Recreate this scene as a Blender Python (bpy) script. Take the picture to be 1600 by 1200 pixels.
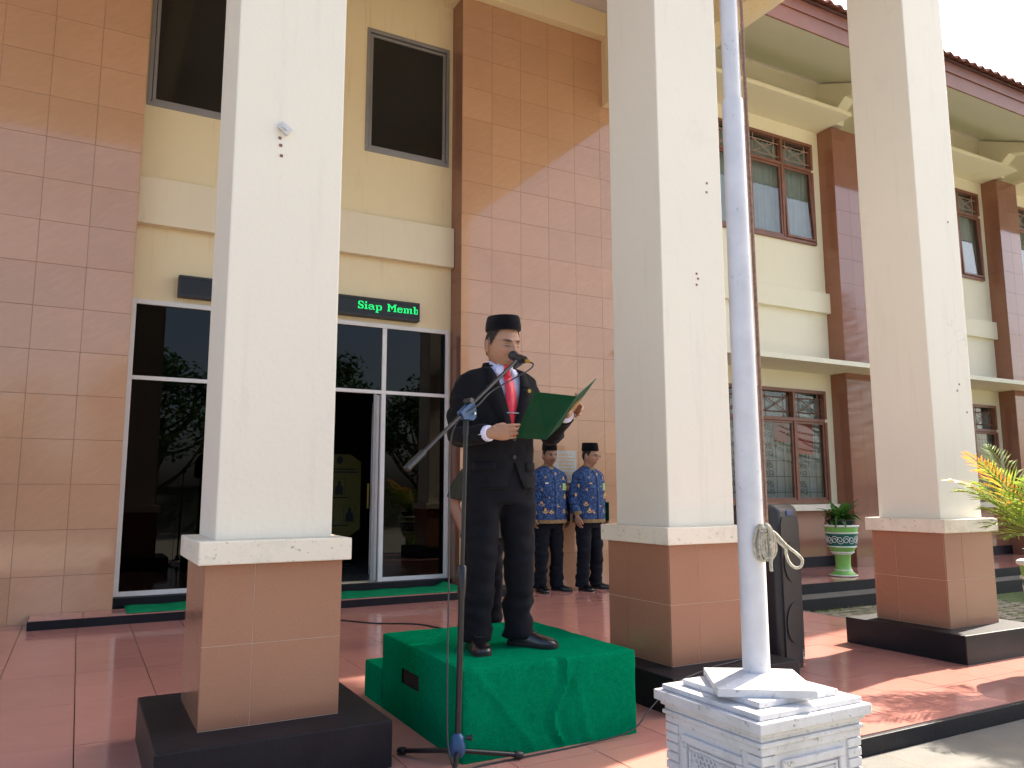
import bpy, bmesh, math, random
import numpy as np
from mathutils import Vector, Matrix, Quaternion, noise
R = math.radians
rnd = random.Random(7)
S = bpy.context.scene
for o in list(bpy.data.objects): bpy.data.objects.remove(o)
COL = S.collection

# ------------------------------------------------------------------ camera
cam_d = bpy.data.cameras.new('camera'); cam = bpy.data.objects.new('camera', cam_d); COL.objects.link(cam)
yaw, pit, rol = R(28.60), R(7.78), R(-0.11)
fw = Vector((math.sin(yaw)*math.cos(pit), math.cos(yaw)*math.cos(pit), math.sin(pit)))
rt = Vector((math.cos(yaw), -math.sin(yaw), 0)); up = rt.cross(fw)
rt2 = rt*math.cos(rol) + up*math.sin(rol); up2 = up*math.cos(rol) - rt*math.sin(rol)
cam.matrix_world = Matrix(((rt2.x, up2.x, -fw.x, 0), (rt2.y, up2.y, -fw.y, 0), (rt2.z, up2.z, -fw.z, 1.15), (0, 0, 0, 1)))
cam_d.sensor_width = 36; cam_d.lens = 1230/1600*36; cam_d.clip_start = 0.05; cam_d.clip_end = 2000
S.camera = cam

# ------------------------------------------------------------------ sky and sun
SUN_EL, SUN_AZ = 42.0, 10.0          # elevation; azimuth from +X towards +Y
w = bpy.data.worlds.new('World'); S.world = w; w.use_nodes = True
nt = w.node_tree; bg = nt.nodes['Background']
sk = nt.nodes.new('ShaderNodeTexSky'); sk.sky_type = 'NISHITA'; sk.sun_disc = False
sk.sun_elevation = R(SUN_EL); sk.sun_rotation = R(90-SUN_AZ)
sk.air_density = 0.88; sk.dust_density = 4.2; sk.ozone_density = 0.6
nt.links.new(sk.outputs[0], bg.inputs[0]); bg.inputs[1].default_value = 0.125
sd = bpy.data.lights.new('sun', 'SUN'); sd.energy = 4.8; sd.angle = R(0.55); sd.color = (1, 0.90, 0.76)
sun = bpy.data.objects.new('sun', sd); COL.objects.link(sun)
svec = Vector((math.cos(R(SUN_EL))*math.cos(R(SUN_AZ)), math.cos(R(SUN_EL))*math.sin(R(SUN_AZ)), math.sin(R(SUN_EL))))
sun.rotation_euler = svec.to_track_quat('Z', 'Y').to_euler(); sun.location = (20, 5, 20)
S.view_settings.view_transform = 'Standard'; S.view_settings.look = 'None'
S.view_settings.exposure = 1.82; S.view_settings.gamma = 1; S.view_settings.use_curve_mapping = False
S.render.engine = 'CYCLES'
try:
    S.cycles.use_denoising = True; S.cycles.max_bounces = 10; S.cycles.diffuse_bounces = 5; S.cycles.transparent_max_bounces = 24
    S.cycles.sample_clamp_indirect = 8
except Exception: pass

# ------------------------------------------------------------------ helpers
def link(o, parent=None):
    COL.objects.link(o)
    if parent is not None: o.parent = parent
    return o
def tag(o, label=None, cat=None, group=None, kind=None):
    if label: o['label'] = label
    if cat: o['category'] = cat
    if group: o['group'] = group
    if kind: o['kind'] = kind
    return o
def empty(name, loc=(0, 0, 0), rz=0, parent=None):
    o = bpy.data.objects.new(name, None); o.location = loc; o.rotation_euler = (0, 0, rz); o.empty_display_size = .1
    return link(o, parent)
def thing(name, label, cat, loc=(0, 0, 0), rz=0, group=None):
    return tag(empty(name, loc, rz), label, cat, group)
def mesh_of(name, v, f, mat=None, smooth=False, sharp=None):
    me = bpy.data.meshes.new(name); me.from_pydata([tuple(map(float, p)) for p in v], [], f); me.update()
    if mat is not None: me.materials.append(mat)
    if smooth:
        me.polygons.foreach_set('use_smooth', [True]*len(me.polygons))
        if sharp: me.set_sharp_from_angle(angle=R(sharp))
    return me
def ob(name, me, parent=None, loc=None, rot=None, scale=None):
    o = bpy.data.objects.new(name, me)
    if loc is not None: o.location = loc
    if rot is not None: o.rotation_euler = rot
    if scale is not None: o.scale = scale
    return link(o, parent)
class MB:
    def __init__(s): s.v = []; s.f = []
    def add(s, v, f):
        n = len(s.v); s.v += [tuple(p) for p in v]; s.f += [tuple(i+n for i in q) for q in f]; return s
    def box(s, x0, x1, y0, y1, z0, z1, b=0.0):
        if b <= 0:
            v = [(x, y, z) for z in (z0, z1) for x, y in ((x0, y0), (x1, y0), (x1, y1), (x0, y1))]
            return s.add(v, [(3, 2, 1, 0), (4, 5, 6, 7), (0, 1, 5, 4), (1, 2, 6, 5), (2, 3, 7, 6), (3, 0, 4, 7)])
        bm = bmesh.new(); bmesh.ops.create_cube(bm, size=1)
        for q in bm.verts: q.co = Vector(((x0+x1)/2+q.co.x*(x1-x0), (y0+y1)/2+q.co.y*(y1-y0), (z0+z1)/2+q.co.z*(z1-z0)))
        bmesh.ops.bevel(bm, geom=bm.edges[:], offset=b, segments=2, affect='EDGES', profile=.6)
        bm.verts.index_update()
        s.add([tuple(q.co) for q in bm.verts], [[q.index for q in f.verts] for f in bm.faces]); bm.free(); return s
    def quad(s, a, b, c, d): return s.add([a, b, c, d], [(0, 1, 2, 3)])
    def tube(s, pts, rad, n=10, caps=True):
        v, f = tube(pts, rad, n, caps); return s.add(v, f)
    def lathe(s, prof, n=32, c=(0, 0, 0)):
        v = []; f = []; m = len(prof)
        for r, z in prof:
            for k in range(n):
                a = 2*math.pi*k/n; v.append((c[0]+r*math.cos(a), c[1]+r*math.sin(a), c[2]+z))
        for i in range(m-1):
            for k in range(n):
                f.append((i*n+k, i*n+(k+1) % n, (i+1)*n+(k+1) % n, (i+1)*n+k))
        f.append(tuple(reversed(range(n)))); f.append(tuple(range((m-1)*n, m*n)))
        return s.add(v, f)
    def prism(s, poly, axis, a, b):
        n = len(poly); v = []
        for t in (a, b):
            for p, q in poly:
                v.append({'x': (t, p, q), 'y': (p, t, q), 'z': (p, q, t)}[axis])
        f = [tuple(range(n)), tuple(range(2*n-1, n-1, -1))]+[(k, k+n, (k+1) % n+n, (k+1) % n) for k in range(n)]
        return s.add(v, f)
    def fixn(s):
        bm = bmesh.new(); vs = [bm.verts.new(p) for p in s.v]
        for q in s.f:
            try: bm.faces.new([vs[i] for i in q])
            except Exception: pass
        bmesh.ops.recalc_face_normals(bm, faces=bm.faces[:]); bm.verts.index_update()
        s.v = [tuple(q.co) for q in bm.verts]; s.f = [tuple(q.index for q in g.verts) for g in bm.faces]; bm.free(); return s
    def build(s, name, mat, parent=None, smooth=False, sharp=40, **k):
        return ob(name, mesh_of(name, s.v, s.f, mat, smooth, sharp), parent, **k)
def frames(P):
    P = [Vector(p) for p in P]; n = len(P); T = []
    for i in range(n):
        t = P[min(i+1, n-1)]-P[max(i-1, 0)]; T.append(t.normalized() if t.length > 1e-9 else Vector((0, 0, 1)))
    a = Vector((0, 0, 1)) if abs(T[0].z) < .9 else Vector((1, 0, 0))
    N = (a-T[0]*a.dot(T[0])).normalized(); out = []
    for i in range(n):
        N = N-T[i]*N.dot(T[i]); N.normalize(); out.append((P[i], T[i], N.copy(), T[i].cross(N)))
    return out
def tube(pts, rad, n=10, caps=True):
    F = frames(pts); v = []; f = []; m = len(F)
    if not hasattr(rad, '__len__'): rad = [rad]*m
    for (p, t, a, b), r in zip(F, rad):
        ra, rb = r if hasattr(r, '__len__') else (r, r)
        for k in range(n):
            th = 2*math.pi*k/n; v.append(tuple(p+a*(ra*math.cos(th))+b*(rb*math.sin(th))))
    for i in range(m-1):
        for k in range(n): f.append((i*n+k, i*n+(k+1) % n, (i+1)*n+(k+1) % n, (i+1)*n+k))
    if caps: f.append(tuple(reversed(range(n)))); f.append(tuple(range((m-1)*n, m*n)))
    return v, f
def catmull(P, per=6):
    P = [np.array(p, float) for p in P]; Q = [2*P[0]-P[1]]+P+[2*P[-1]-P[-2]]; out = []
    for i in range(1, len(Q)-2):
        a, b, c, d = Q[i-1:i+3]
        for k in range(per):
            t = k/per; out.append(.5*((2*b)+(-a+c)*t+(2*a-5*b+4*c-d)*t*t+(-a+3*b-3*c+d)*t**3))
    out.append(P[-1]); return out
def lin(c):  # sRGB 0-255 -> linear
    return tuple((x/255/12.92 if x/255 <= .04045 else ((x/255+.055)/1.055)**2.4) for x in c)

# ------------------------------------------------------------------ materials
class NT:
    def __init__(s, name):
        s.m = bpy.data.materials.new(name); s.m.use_nodes = True; s.t = s.m.node_tree; s.b = s.t.nodes['Principled BSDF']
        s._p = None
    def n(s, kind, **k):
        q = s.t.nodes.new('ShaderNode'+kind)
        for a, b in k.items(): setattr(q, a, b)
        return q
    def l(s, a, b): s.t.links.new(a, b)
    def pos(s):
        if s._p is None: s._p = s.n('NewGeometry').outputs['Position']
        return s._p
    def obj(s): return s.n('TexCoord').outputs['Object']
    def mapped(s, src, scale=(1, 1, 1), rot=(0, 0, 0)):
        q = s.n('Mapping'); s.l(src, q.inputs['Vector']); q.inputs['Scale'].default_value = scale; q.inputs['Rotation'].default_value = rot; return q.outputs[0]
    def noise(s, vec, scale, detail=4, rough=.55, dist=0):
        q = s.n('TexNoise'); s.l(vec, q.inputs['Vector']); q.inputs['Scale'].default_value = scale; q.inputs['Detail'].default_value = detail
        q.inputs['Roughness'].default_value = rough; q.inputs['Distortion'].default_value = dist; return q.outputs[0]
    def ramp(s, fac, stops):
        q = s.n('ValToRGB'); s.l(fac, q.inputs[0]); e = q.color_ramp.elements
        while len(e) < len(stops): e.new(.5)
        for el, (p, c) in zip(e, stops): el.position = p; el.color = (*c, 1) if len(c) == 3 else c
        return q.outputs[0]
    def mix(s, fac, a, b, mode='MIX'):
        q = s.n('Mix', data_type='RGBA', blend_type=mode)
        for sock, val in ((q.inputs[0], fac), (q.inputs[6], a), (q.inputs[7], b)):
            if hasattr(val, 'is_linked'): s.l(val, sock)
            elif hasattr(val, '__len__'): sock.default_value = (*val, 1) if len(val) == 3 else val
            else: sock.default_value = val
        return q.outputs[2]
    def math(s, op, a, b=0.0, clamp=False):
        q = s.n('Math', operation=op, use_clamp=clamp)
        for sock, val in ((q.inputs[0], a), (q.inputs[1], b)):
            if hasattr(val, 'is_linked'): s.l(val, sock)
            else: sock.default_value = val
        return q.outputs[0]
    def bump(s, h, strength=.2, dist=.01):
        q = s.n('Bump'); s.l(h, q.inputs['Height']); q.inputs['Strength'].default_value = strength; q.inputs['Distance'].default_value = dist
        s.l(q.outputs[0], s.b.inputs['Normal']); return q.outputs[0]
    def set(s, **k):
        names = dict(rough='Roughness', metal='Metallic', spec='Specular IOR Level', coat='Coat Weight', coatr='Coat Roughness', sheen='Sheen Weight', ior='IOR', alpha='Alpha', sss='Subsurface Weight', emis='Emission Strength', trans='Transmission Weight', sheenr='Sheen Roughness')
        for a, b in k.items():
            sock = s.b.inputs[names[a]]
            if hasattr(b, 'is_linked'): s.l(b, sock)
            else: sock.default_value = b
        return s
    def col(s, c):
        if hasattr(c, 'is_linked'): s.l(c, s.b.inputs['Base Color'])
        else: s.b.inputs['Base Color'].default_value = (*c[:3], 1)
        return s
def simple(name, c, rough=.5, var=.12, scale=8, bump=0, bscale=60, metal=0, spec=.5, coord='obj', **k):
    M = NT(name); src = M.obj() if coord == 'obj' else M.pos()
    nz = M.noise(src, scale, 5)
    M.col(M.ramp(nz, [(.3, tuple(x*(1-var) for x in c)), (.7, tuple(min(1, x*(1+var)) for x in c))]))
    M.set(rough=rough, metal=metal, spec=spec, **k)
    if bump: M.bump(M.noise(src, bscale, 4), bump, .01)
    return M.m
def tile_mat(name, c, rough, var=.10, streak=.16, speck=0, spec=.5, rot=(0, R(35), 0), sc=(3, 3, 14), coat=0):
    M = NT(name); P = M.pos()
    rndv = M.n('ObjectInfo').outputs['Random']
    base = M.ramp(rndv, [(0, tuple(x*(1-var) for x in c)), (1, tuple(min(1, x*(1+var)) for x in c))])
    add = M.n('VectorMath', operation='ADD'); M.l(P, add.inputs[0]); cmb = M.n('CombineXYZ'); mm = M.math('MULTIPLY', rndv, 37.0)
    for i in range(3): M.l(mm, cmb.inputs[i])
    M.l(cmb.outputs[0], add.inputs[1])
    st = M.noise(M.mapped(M.mapped(add.outputs[0], (1, 1, 1), rot), sc), 2.2, 6, .6, .6)
    base = M.mix(M.ramp(st, [(.42, (0, 0, 0)), (.75, (streak,)*3)]), base, tuple(min(1, x*1.45+.05) for x in c))
    cl = M.noise(P, 1.3, 4)
    base = M.mix(M.ramp(cl, [(.45, (0, 0, 0)), (.8, (.25, .25, .25))]), base, tuple(x*.72 for x in c))
    if speck:
        sp = M.noise(P, 230, 2); base = M.mix(M.ramp(sp, [(.5, (0, 0, 0)), (.7, (speck,)*3)]), base, tuple(x*.5 for x in c))
        sp2 = M.noise(P, 170, 2); base = M.mix(M.ramp(sp2, [(.58, (0, 0, 0)), (.75, (speck,)*3)]), base, tuple(min(1, x*1.7) for x in c))
    M.col(base)
    M.set(rough=M.ramp(M.noise(P, 3, 5), [(.3, (rough*.8,)*3), (.75, (rough*1.5+.01,)*3)]), spec=spec, coat=coat, coatr=.03)
    M.bump(M.noise(P, 2.0, 2), .02, .02)
    return M.m
def paint_mat(name, c, rough=.6, stain=.25, bump=.12, stain_c=None, streak=True):
    M = NT(name); P = M.pos()
    big = M.noise(P, .9, 5)
    base = M.mix(M.ramp(big, [(.35, (0, 0, 0)), (.75, (.35, .35, .35))]), c, tuple(x*.9 for x in c))
    if stain:
        sn = M.noise(M.mapped(P, (9, 9, .7)), 1.6, 5, .6)
        base = M.mix(M.ramp(sn, [(.58, (0, 0, 0)), (.8, (stain,)*3)]), base, stain_c or tuple(x*.72 for x in c))
    dots = M.noise(P, 21, 3, .7)
    base = M.mix(M.ramp(dots, [(.73, (0, 0, 0)), (.78, (.25, .25, .25))]), base, tuple(x*.6 for x in c))
    if streak:
        vo = M.n('TexVoronoi', feature='DISTANCE_TO_EDGE'); M.l(M.mapped(P, (1, 1, .8)), vo.inputs['Vector']); vo.inputs['Scale'].default_value = 1.7
        wob = M.n('VectorMath', operation='ADD'); nv = M.n('TexNoise'); M.l(P, nv.inputs['Vector']); nv.inputs['Scale'].default_value = 6; M.l(M.mapped(P, (1, 1, .8)), wob.inputs[0]); sc_ = M.n('VectorMath', operation='SCALE'); M.l(nv.outputs['Color'], sc_.inputs[0]); sc_.inputs['Scale'].default_value = .22; M.l(sc_.outputs[0], wob.inputs[1]); M.l(wob.outputs[0], vo.inputs['Vector'])
        ck = M.math('MULTIPLY', M.ramp(vo.outputs['Distance'], [(.0, (1, 1, 1)), (.0035, (0, 0, 0))]), M.ramp(M.noise(P, 1.1, 3), [(.56, (0, 0, 0)), (.66, (.5, .5, .5))]))
        base = M.mix(ck, base, tuple(x*.55 for x in c))
        sm_ = M.noise(P, 2.6, 6, .7); base = M.mix(M.ramp(sm_, [(.6, (0, 0, 0)), (.78, (.30, .30, .30))]), base, tuple(x*.74 for x in c))
    M.col(base); M.set(rough=rough, spec=.35)
    h = M.mix(.35, M.noise(P, 7, 5, .6), M.noise(P, 46, 4)); M.bump(h, bump, .014)
    return M.m
def worn_white(name, c, dirt, amt=.5):
    M = NT(name); P = M.pos()
    n1 = M.noise(P, 5, 6, .65); n2 = M.noise(P, 38, 5, .7)
    b = M.mix(M.ramp(n1, [(.46, (0, 0, 0)), (.68, (amt*.9,)*3)]), c, tuple(.62*a+.38*d for a, d in zip(c, dirt)))
    b = M.mix(M.ramp(n2, [(.60, (0, 0, 0)), (.68, (amt,)*3)]), b, dirt)
    M.col(b); M.set(rough=.55, spec=.4); M.bump(n2, .25, .006); return M.m
def glass_mat(name, tint, refl=1.0):
    M = NT(name); t = M.t; t.nodes.remove(M.b); out = t.nodes['Material Output']
    tr = M.n('BsdfTransparent'); tr.inputs[0].default_value = (*tint, 1)
    gl = M.n('BsdfGlossy'); gl.inputs['Roughness'].default_value = 0.004; gl.inputs[0].default_value = (refl, refl, refl, 1)
    lw = M.n('LayerWeight'); lw.inputs[0].default_value = .5
    fac = M.math('ADD', M.math('MULTIPLY', M.math('POWER', lw.outputs['Facing'], 4.0), .9), .045, True)
    mx = M.n('MixShader'); M.l(fac, mx.inputs[0]); M.l(tr.outputs[0], mx.inputs[1]); M.l(gl.outputs[0], mx.inputs[2]); M.l(mx.outputs[0], out.inputs[0])
    return M.m
def emit_mat(name, c, s):
    M = NT(name); M.col((0, 0, 0)); M.b.inputs['Emission Color'].default_value = (*c, 1); M.set(emis=s); return M.m
m = {}
m['wall_tile'] = tile_mat('wall_tile', lin((196, 152, 119)), .055, var=.05, streak=.14, spec=.7)
m['plinth_tile'] = tile_mat('plinth_tile', lin((158, 112, 88)), .15, var=.03, streak=.0, speck=.38, spec=.45)
m['floor_tile'] = tile_mat('floor_tile', lin((188, 132, 120)), .085, var=.07, streak=.10, speck=.12, sc=(3, 5, 3), rot=(0, 0, R(20)), spec=.55)
m['pilaster_tile'] = tile_mat('pilaster_tile', lin((140, 94, 78)), .06, var=.04, streak=.05, spec=.62)
m['grout'] = simple('grout', lin((150, 114, 94)), .9, coord='pos')
m['grout_floor'] = simple('grout_floor', lin((84, 56, 52)), .8, coord='pos')
m['grout_light'] = simple('grout_light', lin((205, 180, 158)), .85, coord='pos')
m['column_paint'] = paint_mat('column_paint', lin((228, 221, 205)), .55, .30, .16)
m['cap_paint'] = worn_white('cap_paint', lin((228, 219, 200)), lin((136, 136, 118)), .75)
m['cream'] = paint_mat('cream', lin((236, 220, 182)), .65, .42, .10, lin((182, 160, 118)))
m['cream_beam'] = paint_mat('cream_beam', lin((234, 222, 194)), .65, .25, .10, lin((196, 180, 146)))
m['wing_cream'] = paint_mat('wing_cream', lin((234, 227, 203)), .65, .16, .06)
m['ceiling'] = paint_mat('ceiling', lin((205, 200, 204)), .8, .05, .05)
m['soffit'] = paint_mat('soffit', lin((214, 214, 196)), .8, .12, .05)
m['black_paint'] = simple('black_paint', lin((21, 22, 29)), .5, .3, 6, .15, 50, coord='pos', spec=.3)
m['concrete'] = simple('concrete', lin((98, 96, 90)), .8, .15, 5, .2, 80, coord='pos')
m['alu'] = simple('alu', lin((226, 224, 220)), .4, .05, 4, metal=.0, coord='pos')
m['alu_dull'] = simple('alu_dull', lin((150, 150, 152)), .4, .06, 4, metal=.4, coord='pos')
m['glass'] = glass_mat('glass', (.065, .068, .072), .5)
m['glass_dark'] = simple('glass_dark', lin((38, 38, 34)), .06, .03, 1, spec=.35, coord='pos')
m['glass_clear'] = glass_mat('glass_clear', (.78, .80, .80), .9)
m['wood'] = simple('wood', lin((124, 80, 62)), .4, .2, 5, .08, 70, coord='pos')
m['fascia'] = simple('fascia', lin((124, 80, 66)), .5, .12, 3, .05, 50, coord='pos')
m['rooftile'] = simple('rooftile', lin((128, 82, 72)), .75, .25, 6, .2, 40, coord='pos')
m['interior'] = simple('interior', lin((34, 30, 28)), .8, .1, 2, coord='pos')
m['interior_floor'] = simple('interior_floor', lin((96, 96, 94)), .25, .08, 2, coord='pos')
m['green_carpet'] = None
def carpet(name, c):
    M = NT(name); P = M.pos(); a = M.noise(P, 7, 5, .6); b = M.noise(P, 260, 3, .7)
    base = M.ramp(a, [(.3, tuple(x*.72 for x in c)), (.72, tuple(x*1.22 for x in c))])
    base = M.mix(.55, base, M.ramp(b, [(.3, tuple(x*.45 for x in c)), (.7, tuple(x*1.5 for x in c))]))
    c2 = M.noise(M.mapped(P, (1, 1, 1)), 46, 4, .75); base = M.mix(.24, base, M.ramp(c2, [(.34, tuple(x*.5 for x in c)), (.66, tuple(x*1.45 for x in c))]))
    fl = M.noise(P, 55, 2, .8); base = M.mix(M.ramp(fl, [(.76, (0, 0, 0)), (.8, (.35, .35, .35))]), base, (.2, .4, .3))
    M.col(base); M.set(rough=1.0, spec=.0)
    M.bump(M.mix(.5, b, M.noise(P, 40, 4)), .8, .010); return M.m
m['green_carpet'] = carpet('green_carpet', lin((4, 124, 84)))
m['green_mat'] = carpet('green_mat', lin((30, 140, 92)))
m['white_metal'] = None
def pole_paint():
    M = NT('pole_paint'); P = M.pos()
    a = M.noise(P, 6, 5); b = M.noise(M.mapped(P, (1, 1, .6)), 62, 4, .75)
    base = M.ramp(a, [(.3, lin((196, 196, 202))), (.7, lin((216, 216, 220)))])
    k = M.noise(P, 4, 2); f = M.math('MULTIPLY', M.ramp(b, [(.64, (0, 0, 0)), (.67, (1, 1, 1))]), M.ramp(k, [(.45, (0, 0, 0)), (.6, (.6, .6, .6))]))
    base = M.mix(f, base, lin((96, 92, 90))); M.col(base); M.set(rough=.3, spec=.5); M.bump(b, .1, .003); return M.m
m['pole_paint'] = pole_paint()
m['plaster_white'] = worn_white('plaster_white', lin((204, 204, 206)), lin((112, 106, 92)), .8)
m['rope'] = simple('rope', lin((186, 178, 160)), .9, .35, 90, .6, 160)
m['black_plastic'] = simple('black_plastic', lin((36, 36, 40)), .42, .1, 20, .1, 240)
m['grille'] = None
def grille():
    M = NT('speaker_grille'); P = M.obj(); v = M.n('TexVoronoi'); M.l(P, v.inputs['Vector']); v.inputs['Scale'].default_value = 230
    M.col(M.ramp(v.outputs['Distance'], [(.25, (.004, .004, .005)), (.45, (.035, .035, .04))])); M.set(rough=.45, metal=.3); M.bump(v.outputs['Distance'], .4, .002); return M.m
m['grille'] = grille()
m['black_metal'] = simple('black_metal', lin((24, 24, 28)), .35, .2, 20, .05, 100, spec=.5)
m['blue_plastic'] = simple('blue_plastic', lin((30, 72, 112)), .35, .15, 30, .1, 120)
m['chrome'] = simple('chrome', lin((190, 190, 192)), .25, .05, 10, metal=.9)
m['cable'] = simple('cable', lin((26, 26, 28)), .5)
m['cable_grey'] = simple('cable_grey', lin((44, 44, 48)), .5)
def suit(name, c, rough=.85):
    M = NT(name); P = M.obj(); a = M.noise(P, 6, 4); b = M.noise(M.mapped(P, (1, 1, 1)), 420, 2)
    base = M.ramp(a, [(.3, tuple(x*.8 for x in c)), (.7, tuple(x*1.25 for x in c))]); base = M.mix(.4, base, M.ramp(b, [(.3, tuple(x*.6 for x in c)), (.7, tuple(x*1.5 for x in c))]))
    M.col(base); M.set(rough=rough, spec=.15, sheen=.04, sheenr=.4)
    M.bump(M.mix(.35, b, M.noise(P, 11, 3)), .25, .006); return M.m
m['suit'] = suit('suit', lin((20, 20, 24)))
m['trousers'] = suit('trousers', lin((18, 19, 25)))
m['navy'] = suit('navy_cloth', lin((24, 27, 34)))
m['olive'] = suit('olive_cloth', lin((58, 60, 50)))
m['velvet'] = simple('velvet', lin((14, 14, 17)), .95, .2, 40, .2, 200, spec=.1, sheen=.1)
m['shirt'] = simple('shirt_cloth', lin((214, 214, 240)), .8, .03, 8, .15, 30)
m['tie'] = simple('tie_silk', lin((216, 34, 56)), .4, .08, 30, .1, 160, sheen=.2)
m['shoe'] = simple('shoe_leather', lin((20, 20, 22)), .22, .2, 20, .06, 40, spec=.6)
m['sole'] = simple('shoe_sole', lin((24, 23, 22)), .7)
m['hair'] = simple('hair', lin((34, 28, 26)), .7, .35, 60, .7, 220)

m['paper'] = simple('paper', lin((236, 236, 230)), .8, .02)
m['gold'] = simple('gold_print', lin((196, 160, 70)), .35, .1, metal=.7)
m['gold_paint'] = simple('gold_paint', lin((214, 170, 96)), .6, .15, 90)
m['brown_print'] = simple('brown_print', lin((70, 44, 34)), .7, .2, 90)
m['led_body'] = simple('led_body', lin((44, 44, 46)), .5, .1, 10)
m['led_face'] = simple('led_face', lin((16, 20, 20)), .35, .3, 60)
m['led_on'] = emit_mat('led_on', (.005, 1, .22), .34)
m['marble'] = simple('marble', lin((196, 194, 188)), .3, .12, 9, coord='pos')
m['leaf'] = None
def leaf(name, c1, c2, tr=.35):
    M = NT(name); r = M.noise(M.pos(), 7, 3); oi = M.noise(M.pos(), 60, 2)
    base = M.mix(.5, M.ramp(r, [(.3, c1), (.7, c2)]), M.ramp(oi, [(.3, c1), (.7, c2)])); M.col(base); M.set(rough=.45, spec=.35)
    t = M.n('BsdfTranslucent'); M.l(base, t.inputs[0]); mx = M.n('MixShader'); mx.inputs[0].default_value = tr
    M.l(M.b.outputs[0], mx.inputs[1]); M.l(t.outputs[0], mx.inputs[2]); M.l(mx.outputs[0], M.t.nodes['Material Output'].inputs[0]); return M.m
m['folder_dark'] = leaf('folder_cover', lin((6, 74, 46)), lin((8, 84, 52)), .35)
m['leaf'] = leaf('leaf', (.02, .06, .012), (.06, .14, .03))
m['leaf_pot'] = leaf('leaf_pot', (.03, .10, .015), (.10, .24, .04))
m['leaf_palm'] = leaf('leaf_palm', (.14, .24, .03), (.34, .42, .07), .45)
m['leaf_orange'] = leaf('leaf_orange', (.55, .20, .03), (.72, .34, .06), .45)
m['bark'] = simple('bark', lin((92, 76, 62)), .9, .3, 12, .6, 30)
m['pot_green'] = simple('pot_green', lin((128, 186, 92)), .35, .08, 10, .1, 30)
m['pot_white'] = simple('pot_white', lin((226, 228, 222)), .4, .08, 20, .1, 40)
m['pot_teal'] = simple('pot_teal', lin((14, 96, 92)), .4, .15, 30, .1, 40)
m['pot_black'] = simple('pot_black', lin((40, 42, 44)), .5, .15, 20)
m['soil'] = simple('soil', lin((60, 48, 38)), .95, .3, 40, .5, 60)
# ------------------------------------------------------------------ ground and terrace
GZ = -0.30
def ground_mat():
    M = NT('ground'); P = M.pos(); a = M.noise(P, .6, 5); b = M.noise(P, 14, 5, .7)
    base = M.mix(.4, M.ramp(a, [(.3, lin((126, 120, 108))), (.7, lin((156, 148, 132)))]), M.ramp(b, [(.3, lin((96, 94, 88))), (.7, lin((148, 144, 134)))]))
    M.col(base); M.set(rough=.9); M.bump(b, .3, .01); return M.m
o = MB().quad((-400, -400, GZ), (400, -400, GZ), (400, 400, GZ), (-400, 400, GZ)).build('ground', ground_mat()); tag(o, kind='structure')
TX0, TX1, TY0, TY1 = -6.0, 6.25, 2.655, 8.32
ter = tag(empty('terrace'), kind='structure')
MB().box(TX0, TX1, TY0, 8.60, GZ-.1, -.012).build('slab', m['grout_floor'], ter)
MB().box(TX0, TX1, TY0-.028, TY0-.001, GZ-.05, -.004, .004).build('riser', m['black_paint'], ter)
MB().box(TX1+.001, TX1+.03, TY0-.02, 7.05, GZ-.05, -.004, .004).build('riser', m['concrete'], ter)
ts = .411; g = .0042
tm = mesh_of('floor_tile', *(lambda q: (q.v, q.f))(MB().box(g/2, ts-g/2, g/2, ts-g/2, -.010, 0, .0012)), m['floor_tile'])
x0g = .052-ts*5; y0g = TY0
nx = int((TX1-x0g)/ts)
for i in range(nx+1):
    for j in range(14):
        x = x0g+i*ts; y = y0g+j*ts
        if x+ts > TX1+.002: 
            sx = (TX1-x)/ts
            if sx < .1: continue
        else: sx = 1
        sy = 1 if y+ts <= TY1 else (TY1-y)/ts
        if sy < .05: continue
        # leave out what no one can see from here: left of the frame
        if x+ts < -.75 and True: continue
        ob('floor_tile', tm, ter, (x, y, rnd.uniform(-.0006, .0006)), None, (sx, sy, 1))
MB().box(TX0, -.80, TY0, TY1, -.011, -.001).build('floor_field', m['floor_tile'], ter)
o = MB().box(TX0, 40, 2.10, TY0-.030, GZ-.05, -.085, .006).build('slab', m['concrete'], tag(empty('front_step'), kind='structure'))
fs = o.parent
for k in range(1, 8):
    MB().box(2.8+k*.62, 2.804+k*.62, 2.101, TY0-.031, -.09, -.0845).build('joint', m['grout'], fs)
MB().box(TX0, 40, 2.075, 2.099, GZ-.05, -.090, .004).build('riser', m['black_paint'], fs)
# yard between porch and wing: interlocking pavers with moss
def paver_mat():
    M = NT('paver'); P = M.pos(); r = M.n('ObjectInfo').outputs['Random']
    b = M.noise(P, 5, 5, .7)
    base = M.ramp(r, [(0, lin((112, 106, 92))), (1, lin((146, 138, 120)))])
    base = M.mix(M.ramp(b, [(.45, (0, 0, 0)), (.62, (.75, .75, .75))]), base, lin((86, 98, 50))); M.col(base); M.set(rough=.9); M.bump(M.noise(P, 40, 4), .4, .01); return M.m
m['paver'] = paver_mat()
yard = tag(empty('yard_paving'), kind='structure')
MB().box(6.29, 22, 2.66, 6.70, GZ-.04, GZ+.012).build('bedding', simple('moss', lin((74, 92, 44)), .95, .4, 20, .6, 80, coord='pos'), yard)
pv = MB()
pl = [(0, .03), (.07, 0), (.14, .03), (.21, 0), (.21, .095), (.14, .125), (.07, .095), (0, .125)]
pv.prism([(a+.004, b+.002) for a, b in pl], 'z', 0, .03)
pm = mesh_of('paver', *(lambda q: (q.v, q.f))(pv.fixn()), m['paver'])
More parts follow.
